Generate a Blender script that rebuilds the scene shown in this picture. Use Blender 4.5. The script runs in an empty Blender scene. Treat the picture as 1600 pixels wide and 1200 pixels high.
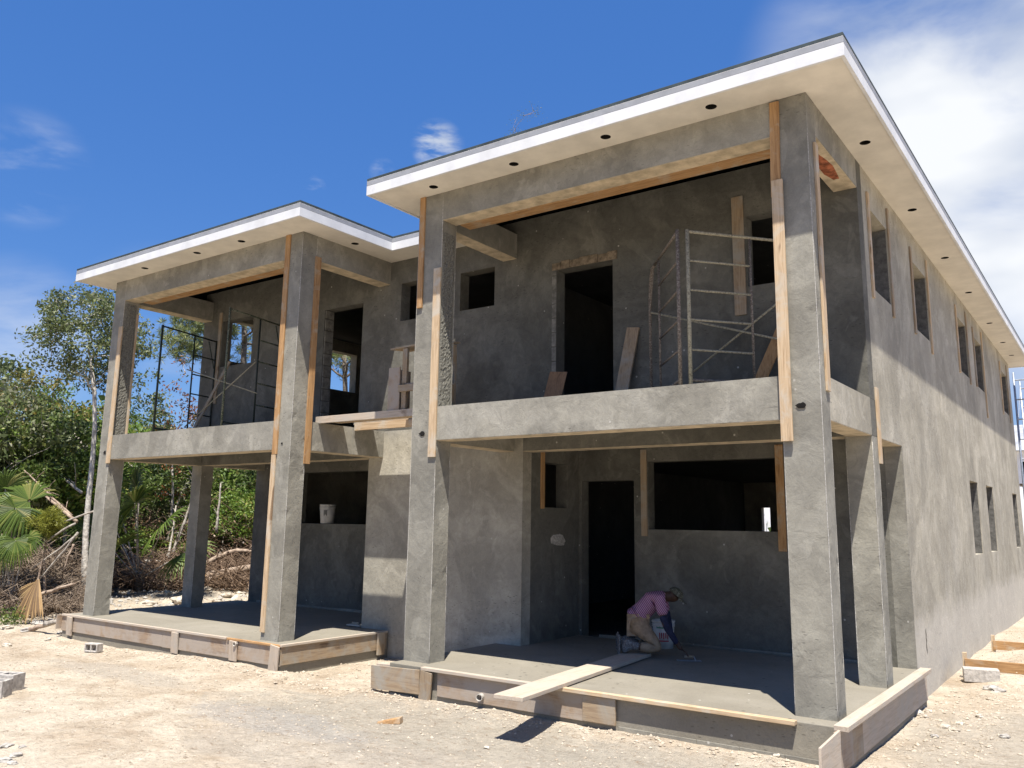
import bpy, bmesh, math, random
import numpy as np
from mathutils import Vector, Matrix, noise
R_ = math.radians
random.seed(7); rng = np.random.default_rng(7)
S = bpy.context.scene
COL = S.collection
# ------------------------------------------------------------------ camera
FPX = 1316.0; PX, PY = 20.6, -28.45
CAM = Vector((2.0836, -7.4046, 1.5742)); YAW, PITCH, ROLL = 0.6162, 0.1820, 0.0124
fw = Vector((-math.sin(YAW)*math.cos(PITCH), math.cos(YAW)*math.cos(PITCH), math.sin(PITCH)))
rt0 = Vector((math.cos(YAW), math.sin(YAW), 0)); up0 = rt0.cross(fw)
rt = rt0*math.cos(ROLL) + up0*math.sin(ROLL); up = -rt0*math.sin(ROLL) + up0*math.cos(ROLL)
cd = bpy.data.cameras.new('camera'); cam = bpy.data.objects.new('camera', cd); COL.objects.link(cam)
cam.matrix_world = Matrix(((rt.x, up.x, -fw.x, CAM.x), (rt.y, up.y, -fw.y, CAM.y), (rt.z, up.z, -fw.z, CAM.z), (0, 0, 0, 1)))
cd.sensor_width = 36; cd.lens = FPX/1600*36; cd.shift_x = -PX/1600; cd.shift_y = PY/1600
cd.clip_start = 0.05; cd.clip_end = 3000
S.camera = cam
def at(x, y, ax, val):                      # surveyed point of the photograph on the plane ax = val
    r = fw + rt*((x-800-PX)/FPX) - up*((y-600-PY)/FPX)
    i = 'XYZ'.index(ax); t = (val-CAM[i])/r[i]
    return CAM + r*t
# ------------------------------------------------------------------ sky and sun
SUN = Vector((0.233, -0.346, 1.0)).normalized()
elev = math.asin(SUN.z); az = math.atan2(SUN.x, SUN.y)
W = bpy.data.worlds.new('World'); S.world = W; W.use_nodes = True
nt = W.node_tree; nt.nodes.clear()
def N(nt, t, **k):
    n = nt.nodes.new(t)
    for a, b in k.items(): setattr(n, a, b)
    return n
out = N(nt, 'ShaderNodeOutputWorld'); bg = N(nt, 'ShaderNodeBackground')
sky = N(nt, 'ShaderNodeTexSky'); sky.sky_type = 'NISHITA'; sky.sun_disc = False
sky.sun_elevation = elev; sky.sun_rotation = az; sky.altitude = 0; sky.air_density = 1.0; sky.dust_density = 0.3; sky.ozone_density = 2.2
hsv = N(nt, 'ShaderNodeHueSaturation'); hsv.inputs['Saturation'].default_value = 1.28; hsv.inputs['Value'].default_value = 1.5
hsv.inputs['Hue'].default_value = 0.505
nt.links.new(sky.outputs[0], hsv.inputs['Color'])
tc = N(nt, 'ShaderNodeTexCoord')
tone = N(nt, 'ShaderNodeMix', data_type='RGBA'); tone.inputs['Factor'].default_value = 0.5; tone.inputs['B'].default_value = (0.74, 2.35, 7.4, 1)
nt.links.new(hsv.outputs[0], tone.inputs['A'])
def cloud_mask(px, py, rad_in, rad_out, scale, lo, hi, stretch=(1, 1, 1), amp=1.0):
    d = (at(px, py, 'Y', 100) - CAM).normalized()
    dot = N(nt, 'ShaderNodeVectorMath', operation='DOT_PRODUCT'); dot.inputs[1].default_value = d
    nt.links.new(tc.outputs['Generated'], dot.inputs[0])
    mr = N(nt, 'ShaderNodeMapRange', interpolation_type='SMOOTHSTEP'); mr.inputs[1].default_value = math.cos(R_(rad_out)); mr.inputs[2].default_value = math.cos(R_(rad_in))
    nt.links.new(dot.outputs['Value'], mr.inputs[0])
    mp = N(nt, 'ShaderNodeMapping'); mp.inputs['Scale'].default_value = stretch
    nt.links.new(tc.outputs['Generated'], mp.inputs[0])
    no = N(nt, 'ShaderNodeTexNoise'); no.inputs['Scale'].default_value = scale; no.inputs['Detail'].default_value = 6; no.inputs['Roughness'].default_value = 0.55
    no.inputs['Distortion'].default_value = 0.3
    nt.links.new(mp.outputs[0], no.inputs['Vector'])
    m2 = N(nt, 'ShaderNodeMapRange', interpolation_type='SMOOTHSTEP'); m2.inputs[1].default_value = lo; m2.inputs[2].default_value = hi; m2.inputs[4].default_value = amp
    nt.links.new(no.outputs[0], m2.inputs[0])
    mu = N(nt, 'ShaderNodeMath', operation='MULTIPLY'); nt.links.new(mr.outputs[0], mu.inputs[0]); nt.links.new(m2.outputs[0], mu.inputs[1])
    return mu.outputs[0]
masks = [cloud_mask(1640, 190, 8, 18.5, 3.4, 0.24, 0.58, (1, 1, 2.2), 0.95),
         cloud_mask(1700, 560, 8, 15, 3, 0.25, 0.65, (1, 1, 2.5), 0.7),
         cloud_mask(684, 228, 0.1, 1.9, 26, 0.36, 0.72, (1, 1, 3.6), 0.9),
         cloud_mask(490, 294, 0.1, 0.9, 30, 0.45, 0.75, (1, 1, 3), 0.18),
         cloud_mask(598, 268, 0.1, 1.0, 24, 0.42, 0.70, (1, 1, 2), 0.2),
         cloud_mask(40, 262, 0.3, 3.8, 9, 0.42, 0.80, (1, 1, 3.0), 0.36),
         cloud_mask(30, 545, 1, 6, 6, 0.30, 0.78, (1, 1, 3.0), 0.45),
         cloud_mask(250, 520, 1, 6, 7, 0.35, 0.78, (1, 1, 3.0), 0.3)]
cur = masks[0]
for m in masks[1:]:
    mx = N(nt, 'ShaderNodeMath', operation='MAXIMUM'); nt.links.new(cur, mx.inputs[0]); nt.links.new(m, mx.inputs[1]); cur = mx.outputs[0]
cn = N(nt, 'ShaderNodeTexNoise'); cn.inputs['Scale'].default_value = 3.2; cn.inputs['Detail'].default_value = 4
mp = N(nt, 'ShaderNodeMapping'); mp.inputs['Scale'].default_value = (1, 1, 2.2); nt.links.new(tc.outputs['Generated'], mp.inputs[0]); nt.links.new(mp.outputs[0], cn.inputs['Vector'])
cr = N(nt, 'ShaderNodeValToRGB'); cr.color_ramp.elements[0].position = 0.36; cr.color_ramp.elements[0].color = (5.2, 6.0, 7.6, 1)
cr.color_ramp.elements[1].position = 0.62; cr.color_ramp.elements[1].color = (10.4, 10.6, 10.8, 1)
nt.links.new(cn.outputs[0], cr.inputs[0])
mix = N(nt, 'ShaderNodeMix', data_type='RGBA'); nt.links.new(cur, mix.inputs['Factor']); nt.links.new(tone.outputs['Result'], mix.inputs['A']); nt.links.new(cr.outputs[0], mix.inputs['B'])
nt.links.new(mix.outputs['Result'], bg.inputs[0]); bg.inputs[1].default_value = 0.051
nt.links.new(bg.outputs[0], out.inputs[0])
sl = bpy.data.lights.new('sun', 'SUN'); sl.energy = 4.8; sl.angle = R_(0.53); sl.color = (1.0, 0.95, 0.87)
so = bpy.data.objects.new('sun', sl); COL.objects.link(so)
so.rotation_euler = (-SUN).to_track_quat('-Z', 'Y').to_euler()
S.view_settings.view_transform = 'Standard'; S.view_settings.look = 'None'; S.view_settings.gamma = 1.0
S.view_settings.exposure = 0.92
S.render.engine = 'CYCLES'; S.cycles.max_bounces = 8; S.cycles.diffuse_bounces = 3
# ------------------------------------------------------------------ materials
def mat(name, rough=0.9):
    m = bpy.data.materials.new(name); m.use_nodes = True
    b = m.node_tree.nodes['Principled BSDF']; b.inputs['Roughness'].default_value = rough
    b.inputs['Specular IOR Level'].default_value = 0.25
    return m, m.node_tree, b
def nz(nt, co, scale, detail=4, rough=0.55, dist=0, st=None):
    if st:
        mp = N(nt, 'ShaderNodeMapping'); mp.inputs['Scale'].default_value = st; nt.links.new(co, mp.inputs[0]); co = mp.outputs[0]
    n = N(nt, 'ShaderNodeTexNoise'); n.inputs['Scale'].default_value = scale; n.inputs['Detail'].default_value = detail
    n.inputs['Roughness'].default_value = rough; n.inputs['Distortion'].default_value = dist
    nt.links.new(co, n.inputs['Vector']); return n.outputs[0]
def ramp(nt, f, stops):
    r = N(nt, 'ShaderNodeValToRGB'); e = r.color_ramp.elements
    while len(e) < len(stops): e.new(0.5)
    for i, (p, c) in enumerate(stops): e[i].position = p; e[i].color = tuple(c) + (1,) if len(c) == 3 else c
    nt.links.new(f, r.inputs[0]); return r.outputs[0]
def mixc(nt, f, a, b, mode='MIX'):
    m = N(nt, 'ShaderNodeMix', data_type='RGBA', blend_type=mode)
    for s, v in ((m.inputs['Factor'], f), (m.inputs['A'], a), (m.inputs['B'], b)):
        if hasattr(v, 'is_output') or hasattr(v, 'links'): nt.links.new(v, s)
        else: s.default_value = v if not isinstance(v, tuple) or len(v) == 4 else tuple(v)+(1,)
    return m.outputs['Result']
def bump(nt, b, h, strength=0.3, dist=0.01, prev=None):
    n = N(nt, 'ShaderNodeBump'); n.inputs['Strength'].default_value = strength; n.inputs['Distance'].default_value = dist
    nt.links.new(h, n.inputs['Height'])
    if prev is not None: nt.links.new(prev, n.inputs['Normal'])
    nt.links.new(n.outputs[0], b.inputs['Normal']); return n.outputs[0]
def geo(nt): return N(nt, 'ShaderNodeNewGeometry').outputs['Position']
def obc(nt): return N(nt, 'ShaderNodeTexCoord').outputs['Object']
def stucco(name, c0, c1, c2, pit=0.5, patch=1.0, streak=0.35, seed=0.0, damp=0.0, sx=1.6):
    m, nt, b = mat(name, 0.92)
    c0, c1, c2 = [(q[0]*.99, q[1]*1.005, q[2]*1.045) for q in (c0, c1, c2)]
    mp0 = N(nt, 'ShaderNodeMapping'); mp0.inputs['Location'].default_value = (seed, seed*1.7, -seed); nt.links.new(geo(nt), mp0.inputs[0]); co = mp0.outputs[0]
    c = ramp(nt, nz(nt, co, 0.9, 6, 0.62, 0.6), [(0.30, c0), (0.52, c1), (0.72, c2)])
    if damp:
        dm = ramp(nt, nz(nt, co, 0.75, 5, 0.55, 1.5), [(0.47, (0, 0, 0)), (0.53, (1, 1, 1))])
        df = N(nt, 'ShaderNodeMath', operation='MULTIPLY'); nt.links.new(dm, df.inputs[0]); df.inputs[1].default_value = damp
        c = mixc(nt, df.outputs[0], c, tuple(x*0.55 for x in c0)+(1,))
        dm = ramp(nt, nz(nt, co, 1.9, 4, 0.5, 2.0, (1, 1, 0.8)), [(0.60, (0, 0, 0)), (0.63, (1, 1, 1))])
        df = N(nt, 'ShaderNodeMath', operation='MULTIPLY'); nt.links.new(dm, df.inputs[0]); df.inputs[1].default_value = damp*0.7
        c = mixc(nt, df.outputs[0], c, tuple(x*1.25 for x in c2)+(1,))
    st = nz(nt, co, 0.8, 6, 0.62, 0.9, (sx, sx, 0.5))
    c = mixc(nt, streak, c, ramp(nt, st, [(0.35, (0.35, 0.35, 0.35)), (0.65, (0.66, 0.65, 0.62))]), 'OVERLAY')
    tr = nz(nt, co, 7, 6, 0.7, 1.2)
    c = mixc(nt, 0.30*patch, c, ramp(nt, tr, [(0.38, (0.36, 0.36, 0.36)), (0.62, (0.64, 0.64, 0.62))]), 'OVERLAY')
    fine = nz(nt, co, 60, 4, 0.7)
    c = mixc(nt, 0.25, c, ramp(nt, fine, [(0.3, (0.35, 0.35, 0.35)), (0.7, (0.65, 0.65, 0.65))]), 'OVERLAY')
    v = N(nt, 'ShaderNodeTexVoronoi'); v.inputs['Scale'].default_value = 17; v.inputs['Randomness'].default_value = 1
    nt.links.new(co, v.inputs['Vector'])
    ms = ramp(nt, nz(nt, co, 3.1, 3), [(0.55, (0, 0, 0)), (0.68, (1, 1, 1))])
    pits = ramp(nt, v.outputs['Distance'], [(0.06, (1, 1, 1)), (0.12, (0, 0, 0))])
    pm = mixc(nt, 1.0, pits, ms, 'MULTIPLY')
    pf = N(nt, 'ShaderNodeMath', operation='MULTIPLY'); nt.links.new(pm, pf.inputs[0]); pf.inputs[1].default_value = pit
    c = mixc(nt, pf.outputs[0], c, (0.07, 0.066, 0.06, 1))
    # wandering trowel edges and small gouges
    tw = nz(nt, co, 1.5, 3, 0.5, 2.6)
    c = mixc(nt, ramp(nt, tw, [(0.488, (0, 0, 0)), (0.499, (0.22, 0.22, 0.22)), (0.501, (0.22, 0.22, 0.22)), (0.506, (0, 0, 0))]), c, tuple(x*0.62 for x in c0)+(1,))
    gm = N(nt, 'ShaderNodeMapping'); gm.inputs['Rotation'].default_value = (0.5, 0.6, 0.4); gm.inputs['Scale'].default_value = (9, 9, 34); nt.links.new(co, gm.inputs[0])
    gv = N(nt, 'ShaderNodeTexVoronoi'); gv.inputs['Scale'].default_value = 1; nt.links.new(gm.outputs[0], gv.inputs['Vector'])
    gf = mixc(nt, 1.0, ramp(nt, gv.outputs['Distance'], [(0.10, (0.7, 0.7, 0.7)), (0.20, (0, 0, 0))]), ramp(nt, nz(nt, co, 1.3, 3), [(0.50, (0, 0, 0)), (0.60, (1, 1, 1))]), 'MULTIPLY')
    c = mixc(nt, gf, c, tuple(x*0.42 for x in c0)+(1,))
    # pale cement splashes
    v2 = N(nt, 'ShaderNodeTexVoronoi'); v2.inputs['Scale'].default_value = 4.3; nt.links.new(co, v2.inputs['Vector'])
    sp = ramp(nt, v2.outputs['Distance'], [(0.035, (0.75, 0.75, 0.75)), (0.06, (0, 0, 0))])
    c = mixc(nt, sp, c, (0.50, 0.48, 0.43, 1))
    if name.endswith('dry'):      # lime bloom climbing from the foot of the wall
        sz = N(nt, 'ShaderNodeSeparateXYZ'); nt.links.new(geo(nt), sz.inputs[0])
        q_ = N(nt, 'ShaderNodeMath', operation='MULTIPLY_ADD'); nt.links.new(nz(nt, co, 2.5, 5, 0.6), q_.inputs[0]); q_.inputs[1].default_value = -0.75; nt.links.new(sz.outputs[2], q_.inputs[2])
        c = mixc(nt, ramp(nt, q_.outputs[0], [(0.0, (0.55, 0.55, 0.55)), (0.30, (0, 0, 0))]), c, (0.58, 0.54, 0.47, 1))
    nt.links.new(c, b.inputs['Base Color'])
    p = bump(nt, b, nz(nt, co, 5.5, 5, 0.6, 0.8), 0.45, 0.02)
    p = bump(nt, b, nz(nt, co, 45, 4, 0.7), 0.35, 0.004, p)
    inv = N(nt, 'ShaderNodeMath', operation='SUBTRACT'); inv.inputs[0].default_value = 1; nt.links.new(pf.outputs[0], inv.inputs[1])
    bump(nt, b, inv.outputs[0], 0.5, 0.006, p)
    return m
M = {}
M['render'] = stucco('cement_render', (0.225, 0.208, 0.168), (0.305, 0.284, 0.232), (0.375, 0.350, 0.292), damp=0.30)
M['side'] = stucco('cement_render_dry', (0.31, 0.280, 0.216), (0.395, 0.359, 0.282), (0.485, 0.445, 0.360), 0.15, 0.9, 0.40, 9, 0.25, 1.1)
M['midwall'] = stucco('middle_wall_render', (0.30, 0.275, 0.22), (0.375, 0.345, 0.278), (0.455, 0.42, 0.345), 0.3, 1.1, 0.3, 14, 0.30)
M['column'] = stucco('column_render', (0.215, 0.200, 0.163), (0.275, 0.257, 0.210), (0.335, 0.315, 0.262), 0.9, 0.9, 0.4, 3, 0.30)
M['shadewall'] = stucco('fresh_shaded_render', (0.115, 0.108, 0.088), (0.150, 0.142, 0.118), (0.195, 0.185, 0.155), 0.4, 1.2, 0.45, 21, 0.32)  # damp coat, darkened further to put the recessed walls' shade into the colour
M['slab'] = stucco('fresh_slab', (0.205, 0.182, 0.138), (0.24, 0.215, 0.165), (0.275, 0.248, 0.195), 0.0, 0.3, 0.0, 5)
M['footing'] = stucco('footing_concrete', (0.18, 0.165, 0.135), (0.25, 0.232, 0.19), (0.32, 0.30, 0.25), 0.6, 1.0, 0.6, 31)
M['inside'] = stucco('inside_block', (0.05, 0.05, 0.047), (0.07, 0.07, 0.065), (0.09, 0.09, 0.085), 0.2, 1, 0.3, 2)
def rough_mat():
    m, nt, b = mat('rough_scratch_coat', 1.0); co = geo(nt)
    h = nz(nt, co, 48, 6, 0.75, 0.4)
    nt.links.new(ramp(nt, h, [(0.35, (0.10, 0.095, 0.08)), (0.62, (0.27, 0.26, 0.22))]), b.inputs['Base Color'])
    bump(nt, b, h, 0.8, 0.025); return m
M['rough'] = rough_mat()
def wood(name, base, dark, axis='Z', weather=0.0, gray=(0.42, 0.39, 0.34)):
    m, nt, b = mat(name, 0.75); co = geo(nt)
    st = {'X': (0.06, 1, 1), 'Y': (1, 0.06, 1), 'Z': (1, 1, 0.06)}[axis]
    st2 = {'X': (0.25, 1, 1), 'Y': (1, 0.25, 1), 'Z': (1, 1, 0.25)}[axis]
    g = nz(nt, co, 34, 5, 0.6, 1.4, st)
    c = ramp(nt, g, [(0.32, dark), (0.58, base)])
    k = nz(nt, co, 6, 3, 0.5, 0.8, st2)
    c = mixc(nt, ramp(nt, k, [(0.66, (0, 0, 0)), (0.74, (0.8, 0.8, 0.8))]), c, (dark[0]*0.45, dark[1]*0.4, dark[2]*0.4, 1))
    if weather:
        w = ramp(nt, nz(nt, co, 3.5, 5, 0.65, 0.6), [(0.62-weather*0.35, (0, 0, 0)), (0.78-weather*0.3, (1, 1, 1))])
        c = mixc(nt, w, c, tuple(gray)+(1,))
    nt.links.new(c, b.inputs['Base Color']); bump(nt, b, g, 0.35, 0.004); return m
for ax in 'XYZ':
    M['pine'+ax] = wood('pine_board_'+ax, (0.56, 0.42, 0.27), (0.38, 0.26, 0.15), ax, 0.35, (0.50, 0.44, 0.35))
    M['orange'+ax] = wood('orange_board_'+ax, (0.44, 0.26, 0.12), (0.27, 0.145, 0.06), ax, 0.25, (0.42, 0.35, 0.26))
    M['ply'+ax] = wood('weathered_ply_'+ax, (0.36, 0.265, 0.18), (0.23, 0.16, 0.11), ax, 0.8, (0.36, 0.305, 0.25))
    M['pale'+ax] = wood('pale_plank_'+ax, (0.49, 0.41, 0.325), (0.38, 0.31, 0.235), ax, 0.5, (0.42, 0.375, 0.315))
    M['dusty'+ax] = wood('dusty_board_'+ax, (0.36, 0.27, 0.175), (0.24, 0.17, 0.11), ax, 0.5, (0.33, 0.295, 0.24))
M['brownply'] = wood('brown_ply', (0.30, 0.18, 0.10), (0.20, 0.12, 0.07), 'Z')
def plain(name, c, rough=0.7, var=0.15, scale=8, bmp=0.1, metal=0.0):
    m, nt, b = mat(name, rough); co = geo(nt); h = nz(nt, co, scale, 5, 0.6)
    lo = tuple(x*(1-var) for x in c); hi = tuple(min(1, x*(1+var)) for x in c)
    nt.links.new(ramp(nt, h, [(0.35, lo), (0.65, hi)]), b.inputs['Base Color']); b.inputs['Metallic'].default_value = metal
    if bmp: bump(nt, b, h, bmp, 0.01)
    return m
M['soffit'] = plain('soffit_coat', (0.66, 0.62, 0.545), 0.9, 0.08, 3, 0.15)
M['fascia'] = plain('white_fascia', (0.66, 0.665, 0.67), 0.7, 0.10, 2.5, 0.08)
M['trim'] = plain('shaded_trim', (0.30, 0.31, 0.33), 0.6, 0.1, 6, 0.05)  # grey deepens the drip edge's shadow on this band in the colour
M['roof'] = plain('roofing_felt', (0.045, 0.06, 0.065), 0.8, 0.3, 5, 0.1)
M['bead'] = plain('corner_bead', (0.40, 0.38, 0.34), 0.8, 0.35, 40, 0.3)
M['dark'] = plain('dark_void', (0.012, 0.011, 0.010), 1, 0.2, 5, 0)
M['bouncecoat'] = plain('bounce_lit_underside', (0.52, 0.43, 0.30), 0.95, 0.25, 7, 0.5)  # cream tone holds the light bounced up from the ground
M['header'] = plain('rough_header_face', (0.21, 0.165, 0.115), 1, 0.4, 16, 0.8)
M['jamb2'] = plain('old_block_face', (0.20, 0.19, 0.165), 1, 0.3, 14, 0.6)
M['jamb'] = plain('block_reveal', (0.13, 0.125, 0.115), 1, 0.3, 14, 0.5)
M['rust'] = plain('exposed_brick', (0.30, 0.10, 0.05), 1, 0.5, 14, 1.0)
M['white'] = plain('white_plastic', (0.62, 0.60, 0.56), 0.45, 0.12, 9, 0)
M['pvc'] = plain('white_pvc', (0.50, 0.47, 0.42), 0.6, 0.3, 14, 0.1)
M['blue'] = plain('blue_plastic', (0.05, 0.08, 0.22), 0.4, 0.2, 9, 0)
M['red'] = plain('red_print', (0.45, 0.05, 0.06), 0.5, 0.2, 40, 0)
M['ink'] = plain('dark_print', (0.05, 0.05, 0.05), 0.5, 0.2, 40, 0)
M['green'] = plain('green_band', (0.12, 0.28, 0.22), 0.5, 0.2, 40, 0)
M['bluetile'] = plain('cement_float_face', (0.55, 0.52, 0.45), 0.8, 0.1, 20, 0.1)
M['block'] = plain('concrete_block', (0.42, 0.39, 0.35), 1.0, 0.25, 22, 0.8)
M['house_white'] = plain('neighbour_white', (0.75, 0.76, 0.78), 0.8, 0.06, 2, 0.05)
M['house_roof'] = plain('neighbour_roof', (0.35, 0.36, 0.38), 0.8, 0.2, 2, 0.05)
def splat_metal(name, base, spl, amt):
    m, nt, b = mat(name, 0.6); co = geo(nt)
    h = nz(nt, co, 55, 5, 0.8, 0.4)
    nt.links.new(mixc(nt, ramp(nt, h, [(0.52-amt*0.2, (0, 0, 0)), (0.70-amt*0.2, (1, 1, 1))]), tuple(base)+(1,), tuple(spl)+(1,)), b.inputs['Base Color'])
    bump(nt, b, h, 0.5, 0.01); return m
M['frame_pale'] = splat_metal('cement_splattered_tube', (0.16, 0.14, 0.10), (0.42, 0.38, 0.27), 0.75)
M['frame_rust'] = splat_metal('rusty_tube', (0.13, 0.10, 0.08), (0.34, 0.30, 0.24), 0.35)
M['frame_dark'] = splat_metal('dark_tube', (0.025, 0.035, 0.03), (0.24, 0.20, 0.13), -0.25)
M['frame_green'] = splat_metal('green_tube', (0.045, 0.065, 0.045), (0.30, 0.28, 0.20), 0.3)
M['galv'] = plain('galvanised_tube', (0.35, 0.38, 0.42), 0.4, 0.2, 20, 0, 0.6)
def stone_mat(name, c0, c1):
    m, nt, b = mat(name, 0.95); co = geo(nt); h = nz(nt, co, 12, 6, 0.65)
    nt.links.new(ramp(nt, h, [(0.35, c0), (0.6, c1)]), b.inputs['Base Color']); bump(nt, b, h, 0.7, 0.03); return m
M['stone'] = stone_mat('limestone', (0.30, 0.245, 0.18), (0.56, 0.51, 0.43))
M['sandstone'] = stone_mat('sandy_lumps', (0.33, 0.27, 0.20), (0.52, 0.45, 0.355))
M['stonegrey'] = stone_mat('grey_stone', (0.24, 0.22, 0.20), (0.46, 0.43, 0.38))
def ground_mat():
    m, nt, b = mat('limestone_sand', 0.97); co = geo(nt)
    sand = ramp(nt, nz(nt, co, 1.1, 7, 0.66, 0.7), [(0.30, (0.33, 0.254, 0.178)), (0.42, (0.435, 0.357, 0.264)), (0.57, (0.53, 0.458, 0.356))])
    # cement-grey washed patches near the work, by position
    def blob(cx, cy, rx, ry, edge=0.5):
        mp = N(nt, 'ShaderNodeMapping'); mp.vector_type = 'POINT'
        mp.inputs['Location'].default_value = (-cx/rx, -cy/ry, 0); mp.inputs['Scale'].default_value = (1/rx, 1/ry, 0)
        nt.links.new(co, mp.inputs[0])
        l = N(nt, 'ShaderNodeVectorMath', operation='LENGTH'); nt.links.new(mp.outputs[0], l.inputs[0])
        nn = nz(nt, co, 1.7, 6, 0.65, 0.8)
        ad = N(nt, 'ShaderNodeMath', operation='MULTIPLY_ADD'); nt.links.new(nn, ad.inputs[0]); ad.inputs[1].default_value = 1.6; nt.links.new(l.outputs['Value'], ad.inputs[2])
        r = N(nt, 'ShaderNodeMapRange', interpolation_type='SMOOTHSTEP'); nt.links.new(ad.outputs[0], r.inputs[0])
        r.inputs[1].default_value = 1.55; r.inputs[2].default_value = 2.05; r.inputs[3].default_value = 1; r.inputs[4].default_value = 0
        return r.outputs[0]
    c = sand
    for (x, y, rx, ry, col, am) in [(-3.4, -1.1, 2.7, 0.75, (0.44, 0.40, 0.33), .75), (-3.5, -2.3, 1.7, .6, (0.50, 0.44, 0.36), .6), (-2.2, -2.0, 1.3, .5, (0.50, 0.44, 0.36), .55),
                                    (1.2, 1.6, 1.0, 1.8, (0.52, 0.46, 0.37), .7), (-0.8, -0.9, 1.6, .5, (0.48, 0.43, 0.35), .7), (-8.5, -1.3, 1.6, .3, (0.50, 0.44, 0.36), .6), (-4.9, -1.75, 1.2, .4, (0.46, 0.43, 0.39), .6)]:
        bl = blob(x, y, rx, ry); f = N(nt, 'ShaderNodeMath', operation='MULTIPLY'); nt.links.new(bl, f.inputs[0]); f.inputs[1].default_value = am
        c = mixc(nt, f.outputs[0], c, tuple(v_*0.72 for v_ in col)+(1,))
    # humus under the scrub on the left, x < -12.5
    sx = N(nt, 'ShaderNodeSeparateXYZ'); nt.links.new(co, sx.inputs[0])
    nn = nz(nt, co, 1.2, 5, 0.6)
    ad = N(nt, 'ShaderNodeMath', operation='MULTIPLY_ADD'); nt.links.new(nn, ad.inputs[0]); ad.inputs[1].default_value = 3; nt.links.new(sx.outputs[0], ad.inputs[2])
    hr = N(nt, 'ShaderNodeMapRange'); nt.links.new(ad.outputs[0], hr.inputs[0]); hr.inputs[1].default_value = -14.6; hr.inputs[2].default_value = -13.2; hr.inputs[3].default_value = 1; hr.inputs[4].default_value = 0
    c = mixc(nt, hr.outputs[0], c, ramp(nt, nz(nt, co, 9, 5), [(0.35, (0.06, 0.045, 0.03)), (0.65, (0.26, 0.20, 0.14))]))
    dn = ramp(nt, nz(nt, co, 8.5, 6, 0.75, 0.8, (1, 1.6, 1)), [(0.36, (0.75, 0.75, 0.75)), (0.44, (0, 0, 0))])
    c = mixc(nt, dn, c, (0.24, 0.18, 0.125, 1))
    # crumbs
    v = N(nt, 'ShaderNodeTexVoronoi'); v.inputs['Scale'].default_value = 22; nt.links.new(co, v.inputs['Vector'])
    cm = ramp(nt, nz(nt, co, 2.3, 4, 0.6), [(0.50, (0, 0, 0)), (0.62, (1, 1, 1))])
    cr_ = mixc(nt, 1.0, ramp(nt, v.outputs['Distance'], [(0.15, (0.9, 0.9, 0.9)), (0.35, (0, 0, 0))]), cm, 'MULTIPLY')
    c = mixc(nt, cr_, c, ramp(nt, v.outputs['Color'], [(0.2, (0.24, 0.175, 0.12)), (0.8, (0.58, 0.53, 0.45))]))
    fi = nz(nt, co, 70, 4, 0.75)
    c = mixc(nt, 0.35, c, ramp(nt, fi, [(0.3, (0.33, 0.33, 0.33)), (0.7, (0.66, 0.66, 0.66))]), 'OVERLAY')
    nt.links.new(c, b.inputs['Base Color'])
    p = bump(nt, b, nz(nt, co, 3.2, 7, 0.7, 0.5), 0.8, 0.10)
    p = bump(nt, b, nz(nt, co, 15, 5, 0.75, 0.6), 0.9, 0.035, p)
    p = bump(nt, b, fi, 0.5, 0.006, p)
    return m
M['ground'] = ground_mat()
def leaf_mat(name, lo, hi, accent=None, trans=0.35):
    m = bpy.data.materials.new(name); m.use_nodes = True; nt = m.node_tree; nt.nodes.clear()
    o = N(nt, 'ShaderNodeOutputMaterial'); d = N(nt, 'ShaderNodeBsdfPrincipled'); t = N(nt, 'ShaderNodeBsdfTranslucent'); mx = N(nt, 'ShaderNodeMixShader')
    d.inputs['Roughness'].default_value = 0.5; d.inputs['Specular IOR Level'].default_value = 0.4
    at_ = N(nt, 'ShaderNodeAttribute'); at_.attribute_name = 'tint'
    st = [(0.0, lo), (0.8, hi)] + ([(0.97, accent)] if accent else [])
    c = ramp(nt, at_.outputs['Fac'], st)
    nt.links.new(c, d.inputs['Base Color']); nt.links.new(c, t.inputs['Color'])
    mx.inputs[0].default_value = trans
    nt.links.new(d.outputs[0], mx.inputs[1]); nt.links.new(t.outputs[0], mx.inputs[2]); nt.links.new(mx.outputs[0], o.inputs[0]); return m
M['leaf'] = leaf_mat('green_leaves', (0.040, 0.078, 0.016), (0.165, 0.225, 0.050), (0.19, 0.19, 0.05))
M['leafbright'] = leaf_mat('bright_leaves', (0.06, 0.12, 0.018), (0.22, 0.32, 0.055), (0.32, 0.30, 0.08))
M['leafolive'] = leaf_mat('olive_leaves', (0.06, 0.085, 0.026), (0.19, 0.22, 0.085), (0.22, 0.22, 0.14))
M['leafyellow'] = leaf_mat('yellowish_leaves', (0.12, 0.10, 0.025), (0.26, 0.23, 0.05), (0.30, 0.18, 0.05))
M['leafred'] = leaf_mat('rusty_leaves', (0.12, 0.045, 0.018), (0.33, 0.13, 0.05), (0.12, 0.16, 0.03))
M['needle'] = leaf_mat('pine_needles', (0.09, 0.12, 0.03), (0.26, 0.29, 0.10), (0.34, 0.30, 0.13), 0.25)
M['frond'] = leaf_mat('palm_fronds', (0.05, 0.09, 0.015), (0.14, 0.20, 0.035), (0.24, 0.24, 0.07))
M['ball'] = leaf_mat('yellow_strands', (0.14, 0.16, 0.02), (0.34, 0.34, 0.06))
M['litter'] = leaf_mat('dead_leaves', (0.07, 0.04, 0.022), (0.22, 0.13, 0.07), (0.30, 0.20, 0.11), 0.1)
M['dry'] = leaf_mat('dry_leaves', (0.16, 0.10, 0.055), (0.42, 0.27, 0.12), (0.55, 0.38, 0.18), 0.2)
M['bark'] = stone_mat('pale_bark', (0.20, 0.17, 0.14), (0.46, 0.42, 0.36))
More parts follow.
